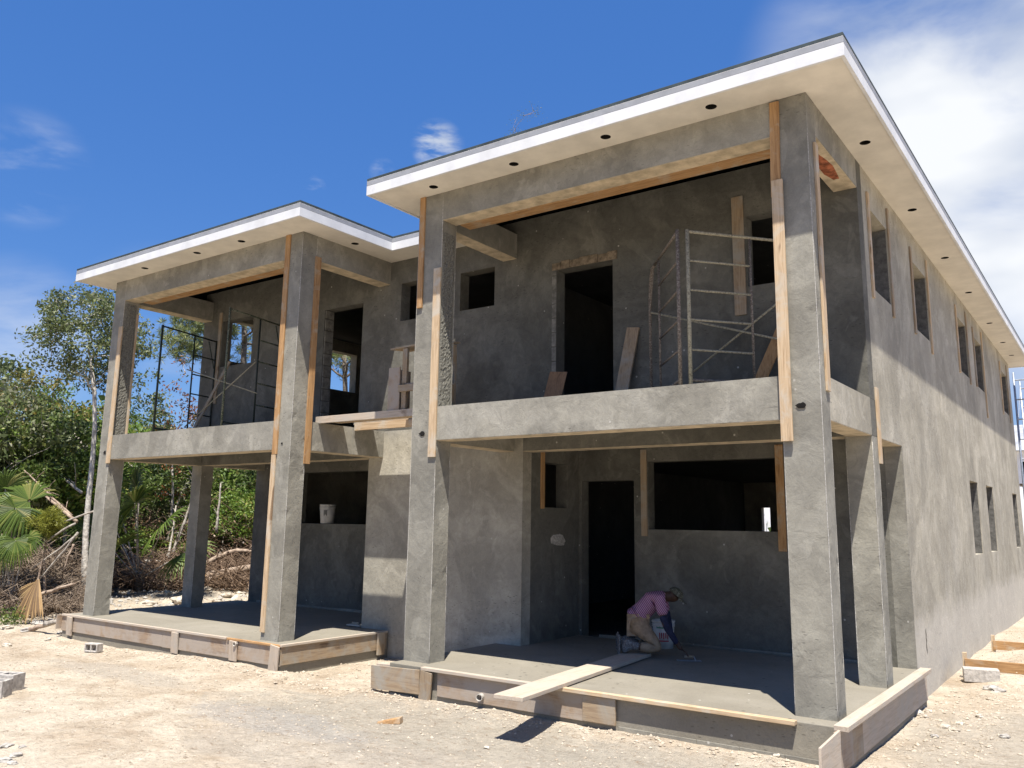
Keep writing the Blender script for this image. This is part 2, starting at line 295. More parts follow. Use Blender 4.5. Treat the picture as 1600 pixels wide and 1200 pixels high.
M['barkpale'] = stone_mat('silvery_bark', (0.34, 0.31, 0.27), (0.62, 0.58, 0.52))
M['barkdark'] = stone_mat('dark_bark', (0.07, 0.055, 0.045), (0.20, 0.165, 0.13))
M['browntwig'] = stone_mat('brown_twigs', (0.07, 0.042, 0.028), (0.27, 0.19, 0.13))
M['greytwig'] = stone_mat('grey_twigs', (0.12, 0.085, 0.062), (0.36, 0.285, 0.215))
M['dead'] = stone_mat('dead_wood', (0.16, 0.11, 0.08), (0.42, 0.33, 0.25))
# ------------------------------------------------------------------ mesh helpers
def link(name, me, m, parent=None, smooth=False):
    o = bpy.data.objects.new(name, me); COL.objects.link(o)
    if m is not None: me.materials.append(m)
    if parent is not None: o.parent = parent
    if smooth: me.polygons.foreach_set('use_smooth', [True]*len(me.polygons))
    return o
def tag(o, label=None, cat=None, group=None, kind=None):
    if label: o['label'] = label
    if cat: o['category'] = cat
    if group: o['group'] = group
    if kind: o['kind'] = kind
    return o
def empty(name, loc=(0, 0, 0)):
    o = bpy.data.objects.new(name, None); COL.objects.link(o); o.location = loc; o.empty_display_size = 0.1
    return o
class MB:
    def __init__(s): s.v = []; s.f = []
    def add(s, vs, fs):
        n = len(s.v); s.v += [tuple(v) for v in vs]; s.f += [tuple(n+i for i in f) for f in fs]; return s
    def box(s, x0, x1, y0, y1, z0, z1):
        v = [(x, y, z) for z in (z0, z1) for y in (y0, y1) for x in (x0, x1)]
        return s.add(v, [(0, 2, 3, 1), (4, 5, 7, 6), (0, 1, 5, 4), (2, 6, 7, 3), (0, 4, 6, 2), (1, 3, 7, 5)])
    def bar(s, p0, p1, w, h, upv=(0, 0, 1)):       # w across, h along upv
        p0, p1 = Vector(p0), Vector(p1); d = (p1-p0).normalized(); u = Vector(upv)
        a = d.cross(u).normalized(); u = a.cross(d).normalized()
        v = []
        for p in (p0, p1):
            for sa, su in ((-1, -1), (1, -1), (1, 1), (-1, 1)): v.append(p+a*sa*w/2+u*su*h/2)
        return s.add(v, [(0, 1, 2, 3), (7, 6, 5, 4), (0, 4, 5, 1), (1, 5, 6, 2), (2, 6, 7, 3), (3, 7, 4, 0)])
    def tube(s, pts, rad, n=7, cap=True):
        pts = [Vector(p) for p in pts]; k = len(pts)
        if not hasattr(rad, '__len__'): rad = [rad]*k
        vs = []; a = None
        for i, p in enumerate(pts):
            d = (pts[min(i+1, k-1)]-pts[max(i-1, 0)])
            if d.length < 1e-7: d = Vector((0, 0, 1))
            d.normalize()
            if a is None: a = d.orthogonal().normalized()
            else:
                a = a - d*a.dot(d)
                a = a.normalized() if a.length > 1e-4 else d.orthogonal().normalized()
            b = d.cross(a)
            for j in range(n):
                t = 2*math.pi*j/n; vs.append(p+(a*math.cos(t)+b*math.sin(t))*rad[i])
        fs = [(i*n+j, i*n+(j+1) % n, (i+1)*n+(j+1) % n, (i+1)*n+j) for i in range(k-1) for j in range(n)]
        if cap: fs += [tuple(range(n-1, -1, -1)), tuple((k-1)*n+j for j in range(n))]
        return s.add(vs, fs)
    def lathe(s, c, prof, n=24):                   # prof [(r,z)]
        c = Vector(c); vs = [c+Vector((r*math.cos(2*math.pi*j/n), r*math.sin(2*math.pi*j/n), z)) for r, z in prof for j in range(n)]
        fs = [(i*n+j, i*n+(j+1) % n, (i+1)*n+(j+1) % n, (i+1)*n+j) for i in range(len(prof)-1) for j in range(n)]
        return s.add(vs, fs)
    def build(s, name, m, parent=None, bevel=0, smooth=False, wob=0):
        me = bpy.data.meshes.new(name); me.from_pydata(s.v, [], s.f); me.update()
        if wob:
            for v in me.vertices: v.co += noise.noise_vector(v.co*1.7)*wob
        o = link(name, me, m, parent, smooth)
        if bevel:
            b = o.modifiers.new('bevel', 'BEVEL'); b.width = bevel; b.segments = 2; b.limit_method = 'ANGLE'; b.angle_limit = R_(40)
        return o
def panel(name, m, parent, ax, c0, c1, u0, u1, v0, v1, holes=(), bev=True):
    """wall slab: ax is the thin axis from c0 to c1; u,v the others; rectangular holes (u0,u1,v0,v1)."""
    us = sorted({u0, u1, *[h[0] for h in holes], *[h[1] for h in holes]}); vs = sorted({v0, v1, *[h[2] for h in holes], *[h[3] for h in holes]})
    us = [u for u in us if u0 <= u <= u1]; vs = [v for v in vs if v0 <= v <= v1]
    def full(i, j):
        if i < 0 or j < 0 or i >= len(us)-1 or j >= len(vs)-1: return False
        a, b = (us[i]+us[i+1])/2, (vs[j]+vs[j+1])/2
        return not any(h[0] < a < h[1] and h[2] < b < h[3] for h in holes)
    idx = {}; V = []; F = []
    def vert(i, j, k):
        if (i, j, k) not in idx:
            c = (c0, c1)[k]; u, v = us[i], vs[j]
            idx[i, j, k] = len(V); V.append((c, u, v) if ax == 'X' else (u, c, v) if ax == 'Y' else (u, v, c))
        return idx[i, j, k]
    for i in range(len(us)-1):
        for j in range(len(vs)-1):
            if not full(i, j): continue
            for k in (0, 1): F.append([vert(i, j, k), vert(i+1, j, k), vert(i+1, j+1, k), vert(i, j+1, k)])
            for (di, dj, a, b) in ((-1, 0, (i, j), (i, j+1)), (1, 0, (i+1, j), (i+1, j+1)), (0, -1, (i, j), (i+1, j)), (0, 1, (i, j+1), (i+1, j+1))):
                if not full(i+di, j+dj): F.append([vert(*a, 0), vert(*b, 0), vert(*b, 1), vert(*a, 1)])
    me = bpy.data.meshes.new(name); me.from_pydata(V, [], F)
    bm = bmesh.new(); bm.from_mesh(me); bmesh.ops.recalc_face_normals(bm, faces=bm.faces[:]); bm.to_mesh(me); bm.free()
    o = link(name, me, m, parent)
    if not bev: return o
    b = o.modifiers.new('bevel', 'BEVEL'); b.width = 0.006; b.segments = 2; b.limit_method = 'ANGLE'
    return o
# ------------------------------------------------------------------ dimensions
XL, XR, WW, YB, YW, YE, O = -11.835, -7.0, -4.805, 1.7525, 3.163, 16.29, 0.4523
ZS, ZT, ZB, ZU = 5.5326, 2.8803, 2.4893, 5.18
GZ = -0.36
XM, XN = -7.30, -4.42        # ends of the middle ground wall
# ------------------------------------------------------------------ ground
def gz(x, y):
    h = GZ + 0.030*noise.noise(Vector((x*0.5, y*0.5, 1.3))) + 0.016*noise.noise(Vector((x*1.7, y*1.7, 4))) + 0.008*noise.noise(Vector((x*5, y*5, 9))) + 0.004*noise.noise(Vector((x*13, y*13, 2)))
    h += 0.010*abs(noise.noise(Vector((x*7, y*12, 5))))-0.020*max(0, noise.noise(Vector((x*3.1+y, y*4.2-x*.6, 11)))-.15)
    if x < -12.2:
        t = min(1, (-12.2-x)/4.0); h += t*0.30 + t*0.12*noise.noise(Vector((x*0.9, y*0.9, 7)))
    # loose fill heaped along the side wall steps
    for cx, cy, r, a in ((0.75, 5.3, 0.55, 0.16), (0.9, 7.2, 0.9, 0.20), (1.1, 10, 1.6, 0.22)):
        d = math.hypot(x-cx, y-cy)/r
        if d < 2: h += a*math.exp(-d*d*1.6)
    # spill against the front formwork
    if -5.2 < x < 0.4 and -1.2 < y < 0.6: h += 0.05*math.exp(-((y+0.25)/0.25)**2)
    if -12.3 < x < -6.4 and -1.2 < y < 0.6: h += 0.07*math.exp(-((y+0.2)/0.25)**2)*max(0.0, min(1, (x+10.5)/2.5))
    return h
def axis_pts(lo, hi, d0, far):
    p = list(np.arange(lo, hi, d0)); s = d0; x = hi
    while x < far: p.append(x); s *= 1.25; x += s
    p.append(far); s = d0; x = lo-d0; q = []
    while x > -far: q.append(x); s *= 1.25; x -= s
    q.append(-far); return q[::-1]+p
xs = axis_pts(-13.5, 3.0, 0.05, 600); ys = axis_pts(-6.0, 3.0, 0.05, 600)
V = [(x, y, gz(x, y) if abs(x) < 60 and abs(y) < 60 else GZ) for y in ys for x in xs]; nx = len(xs)
F = [(j*nx+i, j*nx+i+1, (j+1)*nx+i+1, (j+1)*nx+i) for j in range(len(ys)-1) for i in range(nx-1)]
me = bpy.data.meshes.new('ground'); me.from_pydata(V, [], F)
tag(link('ground', me, M['ground'], smooth=True), kind='structure')
# ------------------------------------------------------------------ the house
H = empty('unfinished_house', (-5.5, 0, GZ))
tag(H, 'two-storey unfinished grey cement-rendered house with open balconies and white eaves', 'house')
HI = Matrix.Translation((5.5, 0, -GZ))
class Hp: pass
def part(mb, name, m, parent=None, **k):
    o = mb.build(name, m, parent or H, **k)
    if parent is None: o.matrix_parent_inverse = HI
    return o
def hpanel(name, m, *a, **k):
    o = panel(name, m, H, *a, **k); o.matrix_parent_inverse = HI; return o
# walls
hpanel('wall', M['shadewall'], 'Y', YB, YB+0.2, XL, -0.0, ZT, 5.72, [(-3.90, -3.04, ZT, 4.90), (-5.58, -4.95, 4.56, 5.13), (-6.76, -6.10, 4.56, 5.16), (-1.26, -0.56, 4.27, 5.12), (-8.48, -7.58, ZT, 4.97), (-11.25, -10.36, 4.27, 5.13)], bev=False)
hpanel('wall', M['midwall'], 'Y', YB, YB+0.2, XM, XN, -0.45, ZT, bev=False)
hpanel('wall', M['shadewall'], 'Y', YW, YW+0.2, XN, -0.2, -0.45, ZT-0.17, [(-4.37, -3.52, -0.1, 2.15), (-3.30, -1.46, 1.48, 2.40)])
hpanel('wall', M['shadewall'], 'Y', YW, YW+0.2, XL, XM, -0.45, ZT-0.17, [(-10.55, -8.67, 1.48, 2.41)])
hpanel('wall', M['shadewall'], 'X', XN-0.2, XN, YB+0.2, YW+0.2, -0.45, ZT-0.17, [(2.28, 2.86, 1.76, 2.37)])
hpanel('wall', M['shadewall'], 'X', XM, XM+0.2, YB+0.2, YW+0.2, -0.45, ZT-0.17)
SW = [(2.27, 3.12), (4.58, 5.58), (8.25, 9.25), (10.2, 11.25), (14.3, 15.5)]; GW = [(8.25, 9.16), (10.22, 11.17), (14.5, 15.45)]
hpanel('wall', M['side'], 'X', -0.2, 0.0, YB+0.2, YE, -0.45, ZS, [(a, b, 4.17, 5.12) for a, b in SW]+[(a, b, 1.12, 2.32) for a, b in GW]+[(YB+0.2, YW+0.03, -0.45, ZT)], bev=False)
part(MB().box(-0.2, -0.001, YW, YW+0.03, -0.45, ZB), 'wall_end', M['column'])
part(MB().box(-0.2, -0.001, YW, YW+0.03, ZB, ZT), 'wall_end', M['side'])
for a, b, z0_, z1_ in [(a, b, 4.17, 5.12) for a, b in SW]+[(a, b, 1.12, 2.32) for a, b in GW]:
    part(MB().box(-0.197, -0.012, b-0.004, b+0.03, z0_+0.004, z1_-0.004), 'window_reveal', M['jamb'])
hpanel('wall', M['side'], 'X', XL, XL+0.2, YB+0.2, YE, ZT, ZS, [(2.15, 3.00, 4.50, 5.30), (4.35, 5.47, 4.31, 5.15)])
hpanel('wall', M['side'], 'X', XL, XL+0.2, YW+0.2, YE, -0.45, ZT)
hpanel('wall', M['side'], 'Y', YE-0.2, YE, XL+0.2, -0.2, -0.45, ZS, [(-6.34, -6.10, 1.0, 2.02)])
# partitions added in near-black block to keep the rooms dark
hpanel('added_partition', M['inside'], 'Y', 5.9, 6.0, XL+0.2, -0.2, ZT, 5.4)
hpanel('added_partition', M['inside'], 'X', -5.3, -5.2, YB+1.4, 5.9, ZT, 5.4)
hpanel('added_partition', M['inside'], 'X', -6.9, -6.8, YW+0.2, 16.0, -0.3, ZT-0.17)
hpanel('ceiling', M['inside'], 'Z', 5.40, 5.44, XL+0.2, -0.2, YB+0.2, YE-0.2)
# floors
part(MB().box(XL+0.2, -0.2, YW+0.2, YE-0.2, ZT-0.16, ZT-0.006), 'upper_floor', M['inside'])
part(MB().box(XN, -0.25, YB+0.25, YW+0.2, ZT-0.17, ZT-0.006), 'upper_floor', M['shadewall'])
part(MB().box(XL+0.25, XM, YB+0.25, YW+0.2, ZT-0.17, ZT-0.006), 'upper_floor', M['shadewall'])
part(MB().box(XM, XN, YB+0.2, YW+0.2, ZT-0.17, ZT-0.006), 'upper_floor', M['inside'])
part(MB().box(WW+0.24, -0.25, 0.25, YB, ZT-0.16, ZT-0.006), 'balcony_floor', M['render'])
part(MB().box(XL+0.25, XR-0.25, 0.25, YB, ZT-0.16, ZT-0.006), 'balcony_floor', M['render'])
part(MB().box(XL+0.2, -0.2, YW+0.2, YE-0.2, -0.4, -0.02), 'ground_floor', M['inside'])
# columns
def column(x0, x1, y0, y1, z1, beads=((0, 0), (1, 0), (1, 1)), z0=-0.02, hole=None):
    nx_, ny_, nz_ = 3, 3, max(2, int((z1-z0)/0.09)); vid = {}; gb = MB(); rr_ = random.Random(int(abs(x0)*100+abs(y0)*10))
    def gv(i, j, k):
        if (i, j, k) not in vid:
            x = x0+(x1-x0)*i/nx_; y = y0+(y1-y0)*j/ny_; z = z0+(z1-z0)*k/nz_
            w = noise.noise_vector(Vector((x*2, y*2, z*1.4)))*0.005; cn = (i in (0, nx_)) and (j in (0, ny_))
            if cn and 0 < k < nz_ and rr_.random() < .07:
                w += Vector(((x0+x1)/2-x, (y0+y1)/2-y, 0)).normalized()*rr_.uniform(.006, .014)
            if k in (0, nz_): w.z = 0
            vid[i, j, k] = len(gb.v); gb.v.append((x+w.x, y+w.y, z+w.z*.2))
        return vid[i, j, k]
    for k in range(nz_):
        for i in range(nx_):
            gb.f += [(gv(i, 0, k), gv(i+1, 0, k), gv(i+1, 0, k+1), gv(i, 0, k+1)), (gv(i+1, ny_, k), gv(i, ny_, k), gv(i, ny_, k+1), gv(i+1, ny_, k+1))]
        for j in range(ny_):
            gb.f += [(gv(0, j+1, k), gv(0, j, k), gv(0, j, k+1), gv(0, j+1, k+1)), (gv(nx_, j, k), gv(nx_, j+1, k), gv(nx_, j+1, k+1), gv(nx_, j, k+1))]
    for i in range(nx_):
        for j in range(ny_):
            gb.f += [(gv(i, j, nz_), gv(i+1, j, nz_), gv(i+1, j+1, nz_), gv(i, j+1, nz_)), (gv(i, j+1, 0), gv(i+1, j+1, 0), gv(i+1, j, 0), gv(i, j, 0))]
    o = part(gb, 'porch_column', M['column'], bevel=0.006)
    for bx, by in beads:
        x = (x0, x1)[bx]; y = (y0, y1)[by]; sx_ = 1 if bx else -1; sy_ = 1 if by else -1; pts = []; rad = []
        z = z0+0.02
        while z < z1:
            pts.append((x-sx_*0.003, y-sy_*0.003, z)); rad.append(max(0.0015, 0.0040+0.0022*noise.noise(Vector((x*9, y*9, z*3.1))))); z += 0.11
        MB().tube(pts, rad, 6).build('corner_bead', M['bead'], o, smooth=True)
    if hole:
        h = MB()
        for hx, hz, r in hole:
            n = 13; c = [(hx, y0-0.009, hz)]+[(hx+r*(1.0+0.55*noise.noise(Vector((hx*9, i*1.9, 0))))*math.cos(2*math.pi*i/n), y0-0.008, hz+r*(.45+.4*random.random()+.25*math.cos(2*math.pi*i/n))*math.sin(2*math.pi*i/n)) for i in range(n)]
            h.add(c, [(0, 1+(i+1) % n, 1+i) for i in range(n)])
        h.build('tie_hole', M['dark'], o)
    return o
p = at(1251, 634, 'Y', 0)
column(-0.35, 0.0, 0, 0.255, ZS, hole=[(p.x, p.z, 0.045)])
p = at(660, 678, 'Y', 0)
column(WW, WW+0.385, 0, 0.264, ZS, hole=[(p.x, p.z, 0.045)])
p = at(441, 693, 'Y', 0)
column(XR-0.35, XR, 0, 0.264, ZS, hole=[(p.x, p.z, 0.022)])
p = at(164, 707, 'Y', 0)
column(XL, XL+0.316, 0, 0.264, ZS, hole=[(p.x, p.z, 0.04)])
column(-0.27, 0.0, YB, YB+0.25, ZB)
column(XL, XL+0.28, YB, YB+0.25, ZB, ((0, 0), (1, 0)))
# beams (butted between columns)
def beam(x0, x1, y0, y1, z0, z1, m='render', pale=True, **k):
    o = part(MB().box(x0, x1, y0, y1, z0, z1), 'beam', M[m], **k)
    if pale: MB().box(x0+0.004, x1-0.004, y0+0.003, y1-0.004, z0-0.006, z0-0.001).build('bounce_underside', M['bouncecoat'], o)  # thin pale sheet added under the beam, ground bounce in its colour
    return o
beam(WW+0.385, -0.35, 0, 0.25, ZU, ZS); beam(WW+0.385, -0.35, 0, 0.25, ZB, ZT)
beam(XL+0.316, XR-0.35, 0, 0.25, ZU, ZS); beam(XL+0.316, XR-0.35, 0, 0.25, ZB, ZT)
beam(WW, WW+0.24, 0.264, YB, ZU, ZS); beam(WW, WW+0.24, 0.264, YB, ZB, ZT)
beam(-0.25, 0, 0.255, YB, 5.20, ZS); beam(-0.25, 0, 0.255, YB, ZB, ZT, 'side')
beam(XR-0.25, XR, 0.264, YB, ZU, ZS); beam(XR-0.25, XR, 0.264, YB, ZB, ZT)
beam(XL, XL+0.25, 0.264, YB, ZU, ZS); beam(XL, XL+0.25, 0.264, YB, ZB, ZT)
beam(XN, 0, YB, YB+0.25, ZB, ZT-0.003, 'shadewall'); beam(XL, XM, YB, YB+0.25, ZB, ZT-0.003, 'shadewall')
beam(-0.25, 0, YB+0.25, YW, ZB, ZT, 'side'); beam(XL, XL+0.25, YB+0.25, YW, ZB, ZT, 'side')
# rough unfinished inner faces of the two left balcony columns
def rough_face(x, y0, y1, z0, z1):
    nu, nv = 10, 90; vs = []; fs = []
    for j in range(nv+1):
        for i in range(nu+1):
            y = y0+(y1-y0)*i/nu; z = z0+(z1-z0)*j/nv
            e = 0.0 if i in (0, nu) else 0.004+0.009*abs(noise.noise(Vector((y*34, z*34, 2))))+0.008*noise.noise(Vector((y*60, z*60, 5)))
            vs.append((x+e, y, z))
    fs = [(j*(nu+1)+i, j*(nu+1)+i+1, (j+1)*(nu+1)+i+1, (j+1)*(nu+1)+i) for j in range(nv) for i in range(nu)]
    return part(MB().add(vs, fs), 'scratch_coat', M['rough'])
rough_face(WW+0.386, 0.02, 0.235, ZT+0.01, ZU-0.15)
rough_face(XL+0.318, 0.02, 0.22, ZT+0.01, ZU-0.05)
# exposed brick patch under the side lintel
vs = []; n = 16
for i in range(n):
    t = 2*math.pi*i/n; vs.append((-0.12+0.085*math.cos(t)*(0.8+0.4*random.random()), 1.02+0.52*math.sin(t)*(0.75+0.4*random.random()), 5.196))
part(MB().add([(-0.12, 1.02, 5.185)]+vs, [(0, 1+i, 1+(i+1) % n) for i in range(n)]), 'brick_patch', M['rust'])
# porch slabs
def slab(name, pts, z0, z1, m):
    n = len(pts); vs = [(x, y, z0) for x, y in pts]+[(x, y, z1) for x, y in pts]
    return part(MB().add(vs, [tuple(range(n-1, -1, -1)), tuple(range(n, 2*n))]+[(i, (i+1) % n, n+(i+1) % n, n+i) for i in range(n)]), name, m, bevel=0.008)
slab('porch_slab', [(WW-0.02, -0.2), (0.08, -0.2), (0.08, YW), (XN, YW), (XN, YB-0.001), (WW-0.02, YB-0.001)], -0.5, 0.0, M['slab'])
slab('porch_slab', [(XL-0.30, -0.15), (XR+0.25, -0.15), (XR+0.25, YB-0.001), (XM, YB-0.001), (XM, YW), (XL-0.30, YW)], -0.5, 0.0, M['slab'])
# eaves: soffit strips with round recesses, fascia, roofing
outer = [(XL-O, YE+O), (XL-O, -O), (XR+O, -O), (XR+O, YB-O), (WW-O, YB-O), (WW-O, -O), (O, -O), (O, YE+O)]
inner = [(XL, YE), (XL, 0), (XR, 0), (XR, YB), (WW, YB), (WW, 0), (0, 0), (0, YE)]
holes = [(-0.84, -.22), (-2.01, -.22), (-3.21, -.2), (-4.41, -.2), (-8.11, -.21), (-9.15, -.24), (-10.59, -.23), (-6.79, .78), (.19, 1.41), (.2, 3.75), (.2, 6.12), (.2, 8.44), (.2, 11.14), (.2, 13.3), (.2, 15.0)]
def soffit_strip(o0, o1, i0, i1, hs):
    o0, o1, i0, i1 = map(lambda p: Vector((p[0], p[1], ZS)), (o0, o1, i0, i1))
    d = (o1-o0).normalized(); nrm = (i0-o0)-(i0-o0).dot(d)*d; w = nrm.length; nrm.normalize()
    L = (o1-o0).length; t0 = (i0-o0).dot(d); t1 = (i1-o0).dot(d)
    mb = MB(); pits_ = []; P = lambda t, s: o0+d*t+nrm*s
    loc = sorted([((Vector((x, y, ZS))-o0).dot(d), (Vector((x, y, ZS))-o0).dot(nrm)) for x, y in hs])
    hw = w*0.42; cur_o, cur_i = 0.0, t0
    for t, s in loc:
        a, b = t-hw, t+hw
        mb.add([P(cur_o, 0), P(a, 0), P(a, w), P(cur_i, w)], [(0, 1, 2, 3)])
        n = 24; r = 0.055; ci = []; sq = []
        for k in range(n):
            th = 2*math.pi*(k+0.5)/n; c_, s_ = math.cos(th), math.sin(th); ci.append(P(t+r*c_, s+r*s_))
            ds = []
            if abs(c_) > 1e-6: ds.append(hw/abs(c_))
            if s_ > 1e-6: ds.append((w-s)/s_)
            if s_ < -1e-6: ds.append(-s/s_)
            q = min(ds); sq.append((t+q*c_, s+q*s_))
        base = len(mb.v); mb.add(ci+[P(*q) for q in sq], [(k, (k+1) % n, n+(k+1) % n, n+k) for k in range(n)])
        for cx_, cs_ in ((a, 0), (b, 0), (b, w), (a, w)):      # corner fill
            best = sorted(range(n), key=lambda k: (sq[k][0]-cx_)**2+(sq[k][1]-cs_)**2)[:6]
            # neighbouring pair that straddles the corner
            for k in range(n):
                k2 = (k+1) % n; A, B = sq[k], sq[k2]
                if (abs(A[0]-cx_) < 1e-6 and abs(B[1]-cs_) < 1e-6) or (abs(B[0]-cx_) < 1e-6 and abs(A[1]-cs_) < 1e-6):
                    mb.add([P(*A), P(*B), P(cx_, cs_)], [(0, 1, 2)])
        up_ = Vector((0, 0, 0.12))
        pit = MB(); pits_.append(pit); pit.add(ci+[c+up_ for c in ci]+[P(t, s)+up_], [(k, (k+1) % n, n+(k+1) % n, n+k) for k in range(n)]+[(n+k, n+(k+1) % n, 2*n) for k in range(n)])
        cur_o = cur_i = b
    mb.add([P(cur_o, 0), P(L, 0), P(t1, w), P(cur_i, w)], [(0, 1, 2, 3)])
    o = part(mb, 'soffit', M['soffit'])
    for pit in pits_: pit.build('light_recess', M['dark'], o)
segs = [(i, (i+1) % 8) for i in range(8)]
for i, j in segs:
    hs = []
    if i == 5: hs = holes[0:4]
    if i == 1: hs = holes[4:7]
    if i == 2: hs = holes[7:8]
    if i == 6: hs = holes[8:]
    soffit_strip(outer[i], outer[j], inner[i], inner[j], hs)
def ring(d0, d1, z0, z1, name, m):             # closed band following the outline, d = offset outward from fascia line
    def off(d):
        n = 8; res = []
        for k in range(n):
            a = Vector(outer[k-1]); b = Vector(outer[k]); c = Vector(outer[(k+1) % n])
            n1 = Vector(((b-a).y, -(b-a).x)).normalized(); n2 = Vector(((c-b).y, -(c-b).x)).normalized()
            res.append(b-(n1+n2)*d)
        return res
    A, B = off(d0), off(d1); mb = MB(); n = 8
    vs = [(p.x, p.y, z0) for p in A]+[(p.x, p.y, z0) for p in B]+[(p.x, p.y, z1) for p in B]+[(p.x, p.y, z1) for p in A]
    fs = []
    for k in range(n):
        q = (k+1) % n
        for r in range(4): fs.append((r*n+k, r*n+q, ((r+1) % 4)*n+q, ((r+1) % 4)*n+k))
    return part(mb.add(vs, fs), name, m, bevel=0.003)
SG = -1   # outline orientation: outward offset sign
a = Vector(outer[0]); b_ = Vector(outer[1])
ring(-0.02, 0.012, ZS-0.012, ZS+0.110, 'fascia', M['fascia'])
ring(-0.02, 0.004, ZS+0.111, ZS+0.168, 'upper_fascia', M['trim'])
ring(-0.02, 0.030, ZS+0.169, ZS+0.174, 'drip_edge', M['fascia'])
ring(-0.02, 0.044, ZS+0.175, ZS+0.208, 'roofing_edge', M['roof'])
gx = sorted({*np.arange(XL-O, O, 0.3).round(3), O, XR+O, WW-O}); gy = sorted({*np.arange(-O, YE+O, 0.3).round(3), YB-O, YE+O})
def seg_d(x, y):
    m_ = 1e9
    for i, j in segs:
        a, b = Vector(outer[i]), Vector(outer[j]); p = Vector((x, y)); t = max(0, min(1, (p-a).dot(b-a)/(b-a).length_squared)); m_ = min(m_, (p-(a+(b-a)*t)).length)
    return m_
Vr = [(x, y, ZS+0.209+math.tan(R_(8))*seg_d(x, y)) for y in gy for x in gx]; nx = len(gx); Fr = []
for j in range(len(gy)-1):
    for i in range(nx-1):
        cx, cy = (gx[i]+gx[i+1])/2, (gy[j]+gy[j+1])/2
        if XR+O < cx < WW-O and cy < YB-O: continue
        Fr.append((j*nx+i, j*nx+i+1, (j+1)*nx+i+1, (j+1)*nx+i))
part(MB().add(Vr, Fr), 'roof', M['roof'])
# nailed-on timbers
def batten(p0, p1, w, m, t=0.022, face='Y'):
    nv = {'Y': (0, 1, 0), 'X': (1, 0, 0)}[face]
    return part(MB().bar(p0, p1, w, t, nv), 'timber_batten', M[m], bevel=0.002)
def vb(x0, x1, y, z0, z1, m, lean=0.0):        # batten on a front-facing face
    batten(((x0+x1)/2, y-0.012, z0), ((x0+x1)/2+lean, y-0.012, z1), abs(x1-x0), m)
def sb(x, y0, y1, z0, z1, m):
    batten((x+0.012, (y0+y1)/2, z0), (x+0.012, (y0+y1)/2, z1), abs(y1-y0), m, face='X')
vb(-0.36, -0.27, 0, 4.57, 5.51, 'orangeZ', 0.02); vb(-0.355, -0.25, -0.024, 2.29, 4.72, 'pineZ', 0.01)
vb(-4.78, -4.70, 0, 4.11, 5.53, 'orangeZ'); vb(-4.52, -4.41, -0.003, 2.29, 4.57, 'pineZ')
vb(-7.345, -7.25, 0, 2.42, 5.53, 'orangeZ'); vb(-7.35, -7.27, 0, 0.10, 2.415, 'pineZ')
vb(-11.575, -11.47, 0, 2.42, 4.72, 'pineZ', -0.01); sb(XL+0.318, 0.23, 0.262, 2.90, 4.98, 'pineZ')
sb(XR, 0.235, 0.335, 2.30, 5.23, 'orangeZ'); sb(0, 0.14, 0.235, 2.74, 5.09, 'pineZ')
batten((-0.0+0.012, 2.02, 2.21), (0.012, 2.02, 3.02), 0.09, 'pineZ', face='X')
for k, (a, b) in enumerate(SW):
    sb(0, a-0.13, a-0.05, 4.05+0.03*k % 0.1, 5.28, ('pineZ', 'dustyZ')[k % 2])
    sb(0, b+0.02, b+0.10, (4.03, 4.0, 4.07, 3.68, 4.0)[k], 5.40, ('dustyZ', 'pineZ')[k % 2])
vb(-3.40, -3.31, YW, 1.39, 2.57, 'dustyZ'); vb(-1.50, -1.40, YW, 1.24, 2.56, 'orangeZ')
sb(XN, 2.17, 2.25, 1.74, 2.60, 'orangeZ')
vb(-1.42, -1.28, YB, 3.94, 5.38, 'dustyZ'); vb(-11.35, -11.27, YB, 3.6, 5.30, 'dustyZ')
# raw lumber along the inside of the upper beams
part(MB().box(WW+0.45, -0.40, 0.256, 0.45, 5.17, 5.21), 'ledger_board', M['orangeX'], bevel=0.003)
part(MB().box(XL+0.45, XR-0.40, 0.256, 0.42, 5.17, 5.21), 'ledger_board', M['orangeX'], bevel=0.003)
# door surrounds: rough header and block jambs of the upper openings
def door_rough(x0, x1, z1):
    mb = MB()
    for k in range(7):
        a = x0-0.07+(x1-x0+0.14)*k/7; b = x0-0.07+(x1-x0+0.14)*(k+1)/7
        mb.box(a, b-0.004, YB-0.012-0.006*random.random(), YB+0.10, z1+0.002, z1+0.09+0.03*random.random())
    part(mb, 'rough_header', M['header'], bevel=0.004)
    jb = MB(); z = ZT
    while z < z1-0.02:
        z2 = min(z1-0.004, z+0.195); jb.box(x0-0.07, x0-0.002, YB-0.008-0.006*random.random(), YB+0.05, z, z2-0.012); z = z2
    part(jb, 'block_jamb', M['jamb2'], bevel=0.005)
door_rough(-3.90, -3.04, 4.90)
jb = MB(); z = ZT
while z < 4.95: jb.box(-8.478, -8.46, YB+0.012, YB+0.188, z, min(4.965, z+0.183)); z += 0.195
part(jb, 'block_jamb', M['jamb2'], bevel=0.004)
vs = []; n = 14; yc, zc = 2.62, 1.30
for i in range(n):
    t = 2*math.pi*i/n; q = 1+.5*noise.noise(Vector((i*1.7, 3, 1))); vs.append((XN+0.003, yc+.19*q*math.cos(t), zc+(.10 if math.sin(t) > 0 else .055)*q*math.sin(t)))
part(MB().add([(XN+0.03, yc, zc)]+vs, [(0, 1+i, 1+(i+1) % n) for i in range(n)]), 'mortar_blob', M['bead'])
c_ = MB(); z = 0.10
for i in range(9):
    y_ = 3.78+.03*noise.noise(Vector((i*.9, 0, 0))); w_ = .006+.03*abs(noise.noise(Vector((i*1.3, 5, 0))))
    c_.v += [(0.004, y_-w_, z+i*.035), (0.004, y_+w_, z+i*.035)]
c_.f = [(2*i, 2*i+1, 2*i+3, 2*i+2) for i in range(8)]
part(c_, 'crack', M['dark'])
